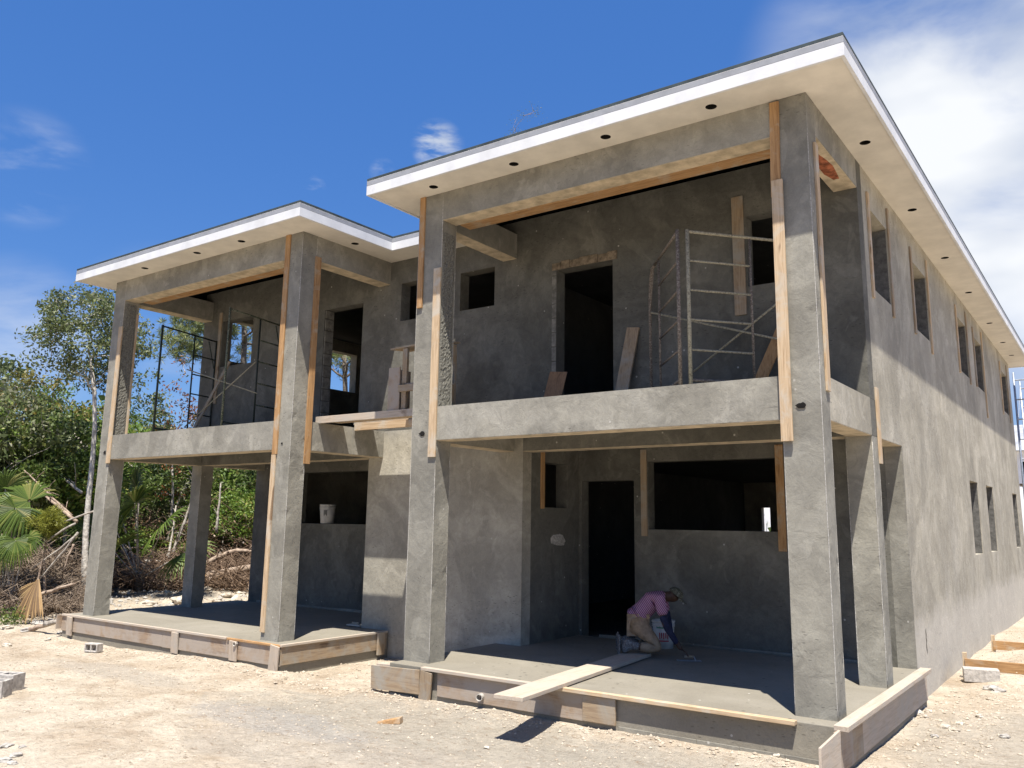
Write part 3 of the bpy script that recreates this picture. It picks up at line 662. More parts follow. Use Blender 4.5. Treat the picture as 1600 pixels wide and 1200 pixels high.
# ledges of windows with cast sills, pale splash lines at the foot of walls
part(MB().tube([(XN+0.05+0.3*i, YW-0.012, 0.012+0.006*random.random()) for i in range(1, 14)], [0.02+0.012*random.random() for _ in range(13)], 6), 'mortar_dropping', M['footing'])
part(MB().tube([(XL+0.3+0.33*i, YW-0.012, 0.012) for i in range(0, 13)], [0.02+0.012*random.random() for _ in range(13)], 6), 'mortar_dropping', M['footing'])
# ------------------------------------------------------------------ formwork
def formwork(name, label, pos): return tag(empty(name, pos), label, 'formwork')
fw1 = formwork('timber_formwork', 'weathered plywood formwork round the left porch slab', (XL-0.3, -0.2, GZ))
I1 = Matrix.Translation((-(XL-0.3), 0.2, -GZ))
def fpart(mb, name, m, F, I, **k): o = mb.build(name, m, F, **k); o.matrix_parent_inverse = I; return o
y0 = -0.15
fpart(MB().box(XL-0.30, -9.3, y0-0.02, y0-0.001, -0.245, -0.02), 'form_board', M['plyX'], fw1, I1, bevel=0.002)
fpart(MB().box(-9.296, XR+0.27, y0-0.02, y0-0.001, -0.25, -0.02), 'form_board', M['plyX'], fw1, I1, bevel=0.002)
fpart(MB().box(XL-0.28, -7.82, y0-0.045, y0-0.001, -0.018, 0.012), 'top_strip', M['paleX'], fw1, I1, bevel=0.003)
fpart(MB().box(-7.80, XR+0.27, y0-0.042, y0-0.001, -0.018, 0.008), 'top_strip', M['orangeX'], fw1, I1, bevel=0.003)
for px in (105, 272, 364):
    q = at(px, 1000, 'Y', y0-0.05)
    fpart(MB().bar((q.x, y0-0.034, -0.30 if px < 300 else -0.27), (q.x+0.01, y0-0.052, -0.02), 0.15, 0.022, (0, 1, 0)), 'form_stake', M['paleZ'], fw1, I1, bevel=0.002)
fpart(MB().bar((XR+0.16, y0-0.034, -0.31), (XR+0.20, y0-0.05, -0.005), 0.17, 0.022, (0, 1, 0)), 'form_stake', M['paleZ'], fw1, I1, bevel=0.002)
fpart(MB().box(XR+0.251, XR+0.275, y0-0.02, YB-0.05, -0.24, -0.02), 'form_board', M['dustyY'], fw1, I1, bevel=0.002)
fpart(MB().box(XR+0.251, XR+0.295, y0-0.03, YB-0.05, -0.018, 0.012), 'top_strip', M['paleY'], fw1, I1, bevel=0.003)
fpart(MB().box(XR+0.296, XR+0.33, YB-0.27, YB-0.14, -0.30, 0.0), 'form_stake', M['dustyZ'], fw1, I1, bevel=0.002)
fpart(MB().box(XL-0.325, XL-0.301, y0-0.1, 1.2, -0.22, 0.0), 'form_board', M['plyY'], fw1, I1, bevel=0.002)
fw2 = formwork('timber_formwork', 'timber formwork along the front and right edges of the large porch slab', (0, -0.3, GZ))
I2 = Matrix.Translation((0, 0.3, -GZ))
y0 = -0.2
fpart(MB().box(-4.1, -1.95, y0-0.022, y0-0.001, -0.27, -0.025), 'form_board', M['plyX'], fw2, I2, bevel=0.002)
fpart(MB().box(-4.30, -2.62, y0-0.07, y0-0.001, -0.022, 0.010), 'top_strip', M['paleX'], fw2, I2, bevel=0.003)
fpart(MB().bar((-2.60, y0-0.036, -0.006), (-0.27, y0-0.036, -0.006), 0.07, 0.034), 'top_strip', M['pineX'], fw2, I2, bevel=0.003)
fpart(MB().box(-2.28, -1.93, y0-0.044, y0-0.023, -0.26, -0.03), 'form_board', M['dustyX'], fw2, I2, bevel=0.002)
mb = MB(); x = -1.92
while x < -0.3: mb.box(x, x+0.38, y0-0.006, y0+0.05, -0.42, -0.27); x += 0.385
fpart(mb, 'footing_block', M['footing'], fw2, I2, bevel=0.003)
fpart(MB().bar((-4.27, y0-0.035, -0.42), (-4.22, y0-0.06, -0.03), 0.16, 0.022, (0, 1, 0)), 'form_stake', M['dustyZ'], fw2, I2, bevel=0.002)
fpart(MB().bar((-5.05, y0-0.05, -0.17), (-4.33, y0-0.05, -0.15), 0.022, 0.25), 'form_board', M['dustyX'], fw2, I2, bevel=0.002)
fpart(MB().box(-4.78, -4.44, y0-0.03, y0-0.002, -0.44, -0.31), 'footing_block', M['footing'], fw2, I2, bevel=0.002)
# right edge
fpart(MB().bar((0.13, -0.40, 0.035), (0.13, 2.95, 0.035), 0.11, 0.042), 'top_strip', M['paleY'], fw2, I2, bevel=0.004)
for i, (a, b) in enumerate(((-0.45, 0.0), (0.004, 0.32), (0.324, 1.7), (1.704, 3.1))):
    fpart(MB().box(0.085, 0.11-0.002*i, a, b, -0.30, 0.012), 'form_board', M[('plyY', 'dustyY', 'paleY', 'paleY')[i]], fw2, I2, bevel=0.002)
pa, pb = at(1262, 1160, 'X', 0.12), at(1304, 1131, 'X', 0.12)
fpart(MB().add([(x, y, z) for x in (0.112, 0.132) for y, z in ((-0.95, -0.42), (-0.45, -0.36), (-0.42, 0.03), (-0.93, 0.0))], [(0, 1, 2, 3), (7, 6, 5, 4), (0, 4, 5, 1), (1, 5, 6, 2), (2, 6, 7, 3), (3, 7, 4, 0)]), 'corner_board', M['paleY'], fw2, I2, bevel=0.002)
# ------------------------------------------------------------------ temporary deck between the wings
dk = tag(empty('plank_deck', (-5.9, 0.6, ZT)), 'rough plank platform bridging the gap between the two upper balconies', 'plank deck')
ID = Matrix.Translation((5.9, -0.6, -ZT))
fpart(MB().box(XR-0.06, WW-0.01, 0.50, 0.90, ZT+0.035, ZT+0.075), 'plank', M['pineX'], dk, ID, bevel=0.003)
fpart(MB().box(XR-0.04, WW-0.01, 1.16, 1.50, ZT+0.035, ZT+0.075), 'plank', M['dustyX'], dk, ID, bevel=0.003)
fpart(MB().box(XR-0.06, WW-0.01, 0.46, 0.50-0.001, ZT-0.01, ZT+0.085), 'edge_beam', M['paleX'], dk, ID, bevel=0.003)
fpart(MB().box(XR+0.02, WW-0.01, 1.12, 1.16-0.001, ZT-0.05, ZT+0.05), 'edge_beam', M['pineX'], dk, ID, bevel=0.003)
# mixing table / form box on the deck
bx = tag(empty('timber_trestle', (-5.3, 0.7, ZT+0.076)), 'makeshift timber trestle of plywood and boards on the middle deck', 'trestle')
IB = Matrix.Translation((5.3, -0.7, -(ZT+0.076))); z0 = ZT+0.077
fpart(MB().add([(-5.71, .50, 3.78), (-4.86, .50, 3.80), (-4.86, .92, 3.85), (-5.76, .92, 3.83), (-5.71, .50, 3.80), (-4.86, .50, 3.82), (-4.86, .92, 3.87), (-5.76, .92, 3.85)], [(0, 3, 2, 1), (4, 5, 6, 7), (0, 1, 5, 4), (1, 2, 6, 5), (2, 3, 7, 6), (3, 0, 4, 7)]), 'table_board', M['dustyX'], bx, IB)
fpart(MB().box(-5.70, -5.68, 0.50, 0.88, z0, 3.54), 'side_panel', M['plyZ'], bx, IB, bevel=0.002)
fpart(MB().box(-5.70, -5.50, 0.48, 0.498, z0, 3.53), 'front_panel', M['plyZ'], bx, IB, bevel=0.002)
for x in (-5.49, -4.96):
    fpart(MB().box(x, x+0.08, 0.51, 0.55, z0, 3.775), 'leg', M['dustyZ'], bx, IB, bevel=0.002)
    fpart(MB().box(x, x+0.08, 0.85, 0.885, z0, 3.82), 'leg', M['dustyZ'], bx, IB, bevel=0.002)
fpart(MB().box(-5.52, -4.87, 0.47, 0.508, 3.20, 3.29), 'cross_rail', M['dustyX'], bx, IB, bevel=0.002)
fpart(MB().box(-5.48, -4.87, 0.51, 0.84, 3.29, 3.31), 'shelf', M['plyX'], bx, IB, bevel=0.002)
# ------------------------------------------------------------------ scaffold frames
def frame(p0, p1, z0, z1, label, m1, m2, inner=0.5, rungs=5, far=False, arch=True, rr=1.0):
    p0 = Vector((p0[0], p0[1], 0)); p1 = Vector((p1[0], p1[1], 0)); d = p1-p0; h = z1-z0
    E = tag(empty('scaffold_ladder', (p0.x, p0.y, z0)), label, 'scaffold frame')
    q = lambda t, z: (d.x*t, d.y*t, z)
    MB().tube([q(0, 0), q(0, h*0.5), q(0, h)], 0.021*rr, 10).build('leg', m1, E, smooth=True)
    MB().tube([q(1, 0), q(1, h*0.78), q(0.97, h*0.92), q(0.9, h*0.985), q(0.8, h-0.02)] if arch else [q(1, 0), q(1, h*.5), q(1, h)], 0.019*rr, 10).build('leg', m2, E, smooth=True)
    MB().tube([q(0.0, h-0.02), q(0.8 if arch else 1.0, h-0.02)], 0.017*rr, 8).build('top_rail', m1, E, smooth=True)
    MB().tube([q(0.0, 0.13), q(1, 0.13)], 0.017, 8).build('bottom_rail', m2, E, smooth=True)
    MB().tube([q(inner, 0.13), q(inner, h-0.03)], 0.014, 8).build('inner_post', m2, E, smooth=True)
    for k in range(1, rungs):
        z = 0.13+(h-0.15)*k/rungs
        MB().tube([q(0.99, z) if far else q(0.01, z), q(inner, z)], 0.012, 8).build('rung', m1, E, smooth=True)
    MB().tube([q(0.85, h-0.05), q(0.985, h*0.72)], 0.010, 6).build('gusset', m2, E)
    return E
def brace(a, b, label, m, r=0.011):
    a, b = Vector(a), Vector(b); o = MB().tube([Vector((0, 0, 0)), (b-a)*0.5, b-a], r, 7).build('cross_brace', m, smooth=True); o.location = a
    return tag(o, label, 'scaffold brace')
frame((-1.44, 0.50), (-0.50, 1.60), ZT, 4.62, 'cement-splattered scaffold frame nearest the right corner column of the upper balcony', M['frame_pale'], M['frame_rust'])
frame((-1.53, 0.45), (-2.45, 1.62), ZT, 4.62, 'rusty scaffold frame angled towards the upper balcony door', M['frame_rust'], M['frame_rust'], 0.64)
brace((-2.42, 1.58, 4.08), (-0.52, 1.55, 3.45), 'thin scaffold brace falling from the rusty frame to the right on the upper right balcony', M['frame_pale'], 0.013)
brace((-1.9, 1.60, 3.30), (-0.52, 1.60, 4.22), 'thin scaffold brace rising to the right on the upper right balcony', M['frame_pale'], 0.013)
c1 = at(252, 508, 'Z', 4.78); d1 = at(360, 482, 'Y', 0.42)
frame((-11.0, 0.42), (-11.36, 1.72), ZT, 4.77, 'dark scaffold frame beside the far left balcony column', M['frame_dark'], M['frame_dark'], 0.58, far=True, arch=False, rr=.85)
frame((d1.x, 0.42), (d1.x-0.30, 1.70), ZT, 4.82, 'greenish scaffold frame in the middle of the left balcony', M['frame_green'], M['frame_dark'], 0.55, far=True, arch=False, rr=.85)
brace((-11.1, 1.0, 4.1), (-9.25, 1.1, 3.55), 'thin scaffold brace sloping down to the right on the left balcony', M['frame_pale'], 0.010)
brace((-11.1, 1.05, 3.1), (-9.2, 1.0, 4.05), 'thin scaffold brace rising to the right on the left balcony', M['frame_pale'], 0.010)
# far scaffold behind the house on the right
E = tag(empty('scaffold_tower', (0.03, 17.0, GZ)), 'galvanised scaffold tower beyond the far end of the side wall', 'scaffold')
for x in (0.0, 1.3):
    for y in (0.0, 1.6): MB().tube([(x, y, 0), (x, y, 5.8)], 0.025, 8).build('upright', M['galv'], E, smooth=True)
for z in (0.6, 1.5, 2.4, 3.1, 3.6, 4.1, 4.6, 5.1, 5.6):
    MB().tube([(0, 0, z), (1.3, 0, z)], 0.018, 6).build('rung', M['galv'], E); MB().tube([(0, 1.6, z), (1.3, 1.6, z)], 0.018, 6).build('rung', M['galv'], E)
for z in (0.5, 2.6, 4.4): MB().tube([(0, 0, z), (0, 1.6, z+1.3)], 0.012, 6).build('cross_tube', M['galv'], E)
MB().box(-0.1, 1.4, 0.1, 1.5, 2.95, 3.0).build('platform_board', M['dustyX'], E)
# ------------------------------------------------------------------ loose boards
def leaning(name, p0, p1, w, t, m, label, cat='board', upv=(0, 1, 0)):
    p0, p1 = Vector(p0), Vector(p1); o = MB().bar((0, 0, 0), p1-p0, w, t, upv).build(name, M[m], bevel=0.002); o.location = p0
    return tag(o, label, cat)
leaning('leaning_board', (-2.86, YB-0.22, ZT), (-2.74, YB-0.02, 3.96), 0.17, 0.03, 'dustyZ', 'yellowish plank leaning on the wall right of the upper balcony door')
leaning('leaning_board', (-3.90, YB-0.20, ZT), (-3.84, YB-0.03, 3.50), 0.27, 0.012, 'brownply', 'short brown plywood offcut leaning at the foot of the upper balcony door', 'plywood')
leaning('leaning_board', (-1.2, YB-0.22, ZT), (-0.78, YB-0.03, 3.9), 0.13, 0.03, 'orangeZ', 'reddish board leaning diagonally by the right corner of the upper balcony')
leaning('leaning_board', at(438/1, 0, 'Y', 1.2) if False else (-11.2, 1.2, ZT), (-10.75, 1.6, 4.3), 0.06, 0.03, 'dustyZ', 'thin timber leaning against the far corner of the left balcony')
a = at(791, 1092, 'Z', 0.03); a = Vector((-2.56, -1.05, 0.028)); b_ = Vector((-2.84, 1.98, 0.032))
pl = MB(); d = (b_-a); seg = 8
pl.bar((0, 0, 0), d, 0.30, 0.038)
pk = pl.build('walking_plank', M['paleY'], bevel=0.004); pk.location = a
tag(pk, 'long pale plank laid over the porch edge under the kneeling worker', 'plank')
# small cement float left on the left slab
fl = tag(empty('plastering_float', (-7.45, 1.78, 0.0)), 'small pale plastering float lying on the left porch slab', 'float')
MB().box(-0.14, 0.14, -0.055, 0.055, 0.012, 0.028).build('blade', M['bluetile'], fl, bevel=0.003)
MB().box(-0.07, 0.07, -0.014, 0.014, 0.028, 0.065).build('grip', M['dustyX'], fl, bevel=0.004)
# orange wood scrap on the sand
p = at(610, 1124, 'Z', GZ+0.02)
sc = MB().add([(-0.13, -0.035, 0), (0.10, -0.045, 0), (0.12, 0.04, 0), (-0.08, 0.03, 0), (-0.12, -0.03, 0.02), (0.095, -0.04, 0.055), (0.115, 0.035, 0.06), (-0.075, 0.025, 0.02)],
              [(0, 3, 2, 1), (4, 5, 6, 7), (0, 1, 5, 4), (1, 2, 6, 5), (2, 3, 7, 6), (3, 0, 4, 7)]).build('wood_offcut', M['orangeX'], bevel=0.003)
sc.location = (p.x, p.y, gz(p.x, p.y)); sc.rotation_euler.z = R_(35); tag(sc, 'wedge-shaped orange wood offcut lying on the sand', 'wood offcut')
# hollow blocks
def hollow_block(loc, rz, label, broken=False, lay=False, s=1.0):
    o = panel('hollow_block', M['block'], None, 'Z', 0, 0.19*s, -0.2*s, 0.2*s, -0.1*s, 0.1*s, [(-0.165*s, -0.02*s, -0.065*s, 0.065*s), (0.02*s, 0.165*s, -0.065*s, 0.065*s)])
    if broken:
        for v in o.data.vertices: v.co += noise.noise_vector(v.co*9)*0.02
    o.location = loc; o.rotation_euler = (R_(90) if lay else 0, 0, rz); return tag(o, label, 'concrete block')
p = at(2, 1091, 'Z', GZ); hollow_block((p.x-0.22, p.y-0.04, gz(p.x, p.y)-0.01), R_(35), 'worn hollow concrete block, the lower one at the far left of the sand', True)
hollow_block((p.x-0.50, p.y+0.22, gz(p.x, p.y)-0.005), R_(28), 'cleaner hollow block just behind the worn one at the far left')
p = at(140, 1019, 'Z', GZ); hollow_block((p.x, p.y+0.1, gz(p.x, p.y)+0.07), R_(15), 'hollow block lying on its side under the corner of the left formwork', lay=True, s=0.6)
# pale block and timber piece between the two slabs
o = MB().box(-0.12, 0.12, -0.05, 0.05, 0, 0.22).build('timber_block', M['paleZ'], bevel=0.004); o.location = (-5.05, 0.0, -0.28); o.rotation_euler.z = R_(10)
tag(o, 'short pale timber block standing behind the loose board between the two slabs', 'timber block')
# drain pipe stubs
def stub(name, loc, rz, label, L=0.12, r=0.04):
    E = MB(); n = 16
    for (ra, rb) in ((r, r*0.86),):
        vs = []; 
        for (rr, y) in ((ra, 0), (ra, -L), (rb, -L), (rb, 0)):
            vs += [(rr*math.cos(2*math.pi*k/n), y, rr*math.sin(2*math.pi*k/n)) for k in range(n)]
        E.add(vs, [(i*n+k, i*n+(k+1) % n, (i+1)*n+(k+1) % n, (i+1)*n+k) for i in range(3) for k in range(n)])
    o = E.build(name, M['pvc'], smooth=False); o.location = loc; o.rotation_euler.z = rz; return tag(o, label, 'pipe')
p = at(745, 1090, 'Y', -0.3); stub('drain_pipe', (p.x, -0.222, p.z), 0.3, 'white plastic drain pipe stub poking through the large slab formwork', 0.075, 0.034)
p = at(368, 1006, 'Y', -0.2); stub('drain_pipe', (p.x, -0.18, p.z), 0.2, 'small pipe stub poking through the left slab formwork', 0.05, 0.026)
# entrance step forms at the side wall
for (pl_, lab) in (((1508, 1033, 1640, 1042), 'near orange timber step form by the side wall'), ((1552, 1003, 1640, 1010), 'far orange timber step form by the side wall')):
    a = at(pl_[0], pl_[1]+8, 'Z', -0.2); E = tag(empty('step_form', (a.x, a.y, -0.3)), lab, 'step form')
    MB().bar((0, 0, 0.13), (1.6, 0.06, 0.13), 0.025, 0.13).build('form_board', M['orangeX'], E, bevel=0.003)
    MB().bar((0.0, 0.03, -0.05), (0.0, 0.03, 0.27), 0.05, 0.05, (0, 1, 0)).build('stake', M['pineZ'], E, bevel=0.003)
p = at(1528, 1068, 'Z', -0.34)
o = MB().box(-0.20, 0.20, -0.1, 0.1, 0, 0.16).build('concrete_block', M['block'], bevel=0.008); o.location = (p.x+0.03, p.y+0.1, gz(p.x, p.y)); o.rotation_euler.z = R_(12)
tag(o, 'solid concrete block in front of the near orange step form', 'concrete block')
# ------------------------------------------------------------------ buckets
def bucket(name, loc, label, body, s=1.0, marks=None):
    E = tag(empty(name, loc), label, 'bucket'); r0, r1, h = 0.125*s, 0.15*s, 0.36*s
    MB().lathe((0, 0, 0), [(0.001, 0.004), (r0, 0), (r1, h), (r1-0.006, h), (r0-0.006, 0.012), (0.001, 0.012)], 28).build('pail', body, E, smooth=True)
    for z, w in ((h-0.012, 0.010), (h*0.86, 0.006), (h*0.80, 0.006)):
        rr = r0+(r1-r0)*z/h
        MB().lathe((0, 0, z), [(rr, -w), (rr+0.007, -w), (rr+0.007, w), (rr, w)], 28).build('rim', body, E, smooth=True)
    pts = [(r1*1.03*math.cos(R_(t)), r1*1.03*math.sin(R_(t))*0.35-0.06, h*0.86-abs(math.sin(R_(t)))*0.09) for t in range(180, 361, 15)]
    MB().tube(pts, 0.0025, 5).build('handle', M['galv'], E)
    return E
def decal(E, th0, th1, z0, z1, m, s=1.0, r0=0.125, r1=0.15, h=0.36):
    n = 4; vs = []
    for j in (0, 1):
        z = (z0, z1)[j]; rr = (r0+(r1-r0)*z/h)*s+0.0012
        for i in range(n+1):
            t = R_(th0+(th1-th0)*i/n); vs.append((rr*math.cos(t), rr*math.sin(t), z*s))
    MB().add(vs, [(i, i+1, n+2+i, n+1+i) for i in range(n)]).build('printed_mark', m, E)
B1 = bucket('plastic_bucket', (-2.93, 2.82, 0.0), 'white bucket with red print standing on the slab behind the worker', M['white'], 0.95)
facing = math.degrees(math.atan2(CAM.y-2.82, CAM.x+2.93))
decal(B1, facing-38, facing+38, 0.25, 0.275, M['green'])
for k in range(5): decal(B1, facing-24+k*11, facing-24+k*11+5, 0.12+0.012*(k % 2), 0.20, M['red'])
decal(B1, facing-24, facing+28, 0.09, 0.105, M['red'])
B2 = bucket('plastic_bucket', (-9.88, YW+0.13, 1.482), 'dusty white bucket on the sill of the left ground-floor opening', M['white'], 0.95)
facing = math.degrees(math.atan2(CAM.y-3.3, CAM.x+9.9))
for k in range(3): decal(B2, facing-28+k*9, facing-28+k*9+5, 0.14+0.02*(k % 2), 0.24, M['ink'])
B3 = bucket('plastic_bucket', (-8.0, 0.75, ZT), 'blue bucket on the left balcony floor behind the corner column', M['blue'], 0.9)
# fresh screed ridge and cement at the workers hand
# ------------------------------------------------------------------ the worker
def skin_obj(name, joints, bones, radii, m, parent, subdiv=2, root=None):
    me = bpy.data.meshes.new(name); keys = list(joints); ix = {k: i for i, k in enumerate(keys)}
    me.from_pydata([joints[k] for k in keys], [(ix[a], ix[b]) for a, b in bones], [])
    o = bpy.data.objects.new(name, me); COL.objects.link(o)
    sk = o.modifiers.new('skin', 'SKIN'); sk.use_smooth_shade = True
    layer = me.skin_vertices[0].data
    for k in keys:
        r = radii[k]; r = r if hasattr(r, '__len__') else (r, r); layer[ix[k]].radius = r; layer[ix[k]].use_root = (k == (root or keys[0]))
    sd = o.modifiers.new('sub', 'SUBSURF'); sd.levels = subdiv; sd.render_levels = subdiv
    me.materials.append(m); o.parent = parent
    return o
PE = tag(empty('person', (-2.86, 1.95, 0.05)), 'worker in striped purple shirt and tan trousers kneeling bent over, smoothing wet cement', 'person')
PE.rotation_euler.z = math.atan2(0.46, 0.89)      # local +X = towards the right of the view, local +Y = away
M['skin'] = plain('dark_skin', (0.075, 0.042, 0.028), 0.5, 0.1, 20, 0)
M['trouser'] = plain('tan_trousers', (0.30, 0.215, 0.14), 0.9, 0.25, 14, 0.6)
M['boot'] = splat_metal('muddy_boot', (0.11, 0.10, 0.095), (0.33, 0.33, 0.32), 0.2)
M['sleeve'] = plain('navy_sleeve', (0.018, 0.022, 0.05), 0.85, 0.3, 20, 0.4)
M['cap'] = splat_metal('camouflage_cap', (0.06, 0.06, 0.04), (0.28, 0.28, 0.22), 0.1)
def shirt_mat():
    m, nt, b = mat('striped_shirt', 0.9); tcn = N(nt, 'ShaderNodeTexCoord')
    w = N(nt, 'ShaderNodeTexWave'); w.wave_type = 'BANDS'; w.bands_direction = 'X'; w.inputs['Scale'].default_value = 16; w.inputs['Distortion'].default_value = 0.25; w.inputs['Detail'].default_value = 1
    mp = N(nt, 'ShaderNodeMapping'); mp.inputs['Rotation'].default_value = (0, R_(35), 0); nt.links.new(tcn.outputs['Object'], mp.inputs[0]); nt.links.new(mp.outputs[0], w.inputs['Vector'])
    nt.links.new(ramp(nt, w.outputs[0], [(0.50, (0.20, 0.05, 0.125)), (0.68, (0.42, 0.29, 0.37))]), b.inputs['Base Color'])
    bump(nt, b, nz(nt, tcn.outputs['Object'], 9, 4, 0.6, 1), 0.8, 0.03); return m
M['shirt'] = shirt_mat()
J = dict(pelvis=(0.02, 0, 0.36), waist=(0.10, 0, 0.47), chest=(0.24, 0, 0.60), upchest=(0.35, -0.01, 0.665), neck=(0.435, -0.02, 0.665), jaw=(0.50, -0.03, 0.655), head=(0.545, -0.03, 0.66), crown=(0.575, -0.03, 0.70),
         hipN=(0.02, -0.10, 0.33), kneeN=(0.33, -0.13, 0.075), shinN=(0.14, -0.12, 0.075), ankN=(-0.05, -0.12, 0.09),
         hipF=(0.02, 0.10, 0.33), kneeF=(0.27, 0.16, 0.08), shinF=(0.10, 0.16, 0.07), ankF=(-0.08, 0.14, 0.09),
         shN=(0.34, -0.17, 0.63), elN=(0.40, -0.24, 0.36), wrN=(0.58, -0.22, 0.13), hdN=(0.63, -0.21, 0.075),
         shF=(0.37, 0.15, 0.62), elF=(0.46, 0.22, 0.38), wrF=(0.50, 0.10, 0.20), hdF=(0.55, 0.08, 0.15))
Bn = [('pelvis', 'waist'), ('waist', 'chest'), ('chest', 'upchest'), ('upchest', 'neck'), ('neck', 'jaw'), ('jaw', 'head'), ('head', 'crown')]
for s in 'NF': Bn += [('pelvis', 'hip'+s), ('hip'+s, 'knee'+s), ('knee'+s, 'shin'+s), ('shin'+s, 'ank'+s), ('upchest', 'sh'+s), ('sh'+s, 'el'+s), ('el'+s, 'wr'+s), ('wr'+s, 'hd'+s)]
Rd = dict(pelvis=.12, waist=(.115, .10), chest=(.13, .10), upchest=(.10, .085), neck=.052, jaw=.070, head=.088, crown=.066)
for s in 'NF': Rd.update({'hip'+s: .085, 'knee'+s: .056, 'shin'+s: .052, 'ank'+s: .036, 'sh'+s: .052, 'el'+s: .038, 'wr'+s: .026, 'hd'+s: .030})
for k_ in J: J[k_] = (J[k_][0]*0.82, J[k_][1], J[k_][2])
body = skin_obj('body', J, Bn, Rd, M['skin'], PE, 2, 'pelvis')
def sub(keys): return {k: J[k] for k in keys}
sk = ['waist', 'pelvis2', 'chest', 'upchest', 'collar', 'shN', 'slN', 'shF', 'slF']
J['pelvis2'] = (0.028, 0, 0.425); J['collar'] = (0.336, -0.02, 0.665); J['slN'] = (0.316, -0.225, 0.44); J['slF'] = (0.36, 0.205, 0.45)
Rs = dict(pelvis2=(.165, .13), waist=(.155, .125), chest=(.165, .13), upchest=(.125, .11), collar=.066, shN=.078, slN=.072, shF=.075, slF=.066)
skin_obj('shirt', sub(sk), [('pelvis2', 'waist'), ('waist', 'chest'), ('chest', 'upchest'), ('upchest', 'collar'), ('upchest', 'shN'), ('shN', 'slN'), ('upchest', 'shF'), ('shF', 'slF')], Rs, M['shirt'], PE, 2, 'waist')
J['seat'] = (0.0, 0, 0.345)
J['cuffN'] = (0.02, -.12, .085); J['cuffF'] = (0.0, .14, .085)
tk = ['seat', 'hipN', 'kneeN', 'shinN', 'cuffN', 'hipF', 'kneeF', 'shinF', 'cuffF']
Rt = dict(seat=(.135, .13), hipN=.11, kneeN=.075, shinN=.066, cuffN=.055, hipF=.11, kneeF=.072, shinF=.062, cuffF=.052)
skin_obj('trousers', sub(tk), [('seat', 'hipN'), ('hipN', 'kneeN'), ('kneeN', 'shinN'), ('shinN', 'cuffN'), ('seat', 'hipF'), ('hipF', 'kneeF'), ('kneeF', 'shinF'), ('shinF', 'cuffF')], Rt, M['trouser'], PE, 2, 'seat')
for s in 'NF':
    a = Vector(J['ank'+s]); 
    skin_obj('boot', dict(a=tuple(a+Vector((0.10, 0, -0.01))), b=tuple(a), c=tuple(a+Vector((-0.075, 0, 0.03))), d=tuple(a+Vector((-0.10, 0, -0.04))), e=tuple(a+Vector((-0.085, 0.0, -0.085))), h=tuple(a+Vector((-0.105, 0, 0.075)))),
             [('a', 'b'), ('b', 'c'), ('c', 'd'), ('d', 'e'), ('c', 'h')], dict(a=.058, b=.052, c=(.05, .055), d=(.042, .052), e=(.03, .045), h=(.04, .045)), M['boot'], PE, 2, 'a')
    mb = MB(); mb.box(a.x-0.172, a.x-0.150, a.y-0.05, a.y+0.05, a.z-0.12, a.z+0.12)
    for i in range(7): mb.box(a.x-0.184, a.x-0.171, a.y-0.045, a.y+0.045, a.z-0.108+i*0.032, a.z-0.092+i*0.032)
    mb.build('boot_sole', M['boot'], PE, bevel=0.006)
    skin_obj('long_sleeve', dict(a=J['el'+s], b=J['wr'+s], c=tuple(Vector(J['sl'+s])+Vector((0, 0, 0.02)))), [('c', 'a'), ('a', 'b')], dict(a=.046, b=.034, c=.052), M['sleeve'], PE, 2, 'a')
# hands: palm with separate curled fingers and thumb
def hand(s, dirv, side):
    c = Vector(J['hd'+s]); d = Vector(dirv).normalized(); lat = d.cross(Vector((0, 0, 1))).normalized()
    L = [(0.060, .0085), (0.072, .009), (0.068, .009), (0.052, .0075)]
    for k, (ln, r) in enumerate(L):
        b0 = c+d*0.025+lat*(k-1.5)*0.019; p1 = b0+d*ln*0.45+Vector((0, 0, -0.006)); p2 = p1+d*ln*0.32+Vector((0, 0, -0.018)); p3 = p2+d*ln*0.12+Vector((0, 0, -0.02))
        skin_obj('finger', dict(a=tuple(b0), b=tuple(p1), c=tuple(p2), d=tuple(p3)), [('a', 'b'), ('b', 'c'), ('c', 'd')], dict(a=r, b=r, c=r*.9, d=r*.75), M['skin'], body, 1, 'a')
    b0 = c+lat*side*0.026; p1 = b0+lat*side*0.022+d*0.03; p2 = p1+d*0.028+Vector((0, 0, -0.015))
    skin_obj('thumb', dict(a=tuple(b0), b=tuple(p1), c=tuple(p2)), [('a', 'b'), ('b', 'c')], dict(a=.012, b=.010, c=.008), M['skin'], body, 1, 'a')
hand('N', (0.8, 0.1, -0.35), -1); hand('F', (0.8, -0.3, -0.5), 1)
# ears, nose, brow
hd = Vector(J['head'])
for sy in (-1, 1): MB().lathe((0, 0, 0), [(0.001, 0.008), (0.012, 0.007), (0.019, 0), (0.012, -0.006), (0.001, -0.004)], 12).build('ear', M['skin'], body, smooth=True).matrix_local = Matrix.Translation(hd+Vector((0.0, sy*0.086, -0.005))) @ Matrix.Rotation(R_(90), 4, 'X')
skin_obj('nose', dict(a=tuple(hd+Vector((0.075, 0, -0.02))), b=tuple(hd+Vector((0.098, 0, -0.052)))), [('a', 'b')], dict(a=.010, b=.015), M['skin'], body, 1, 'a')
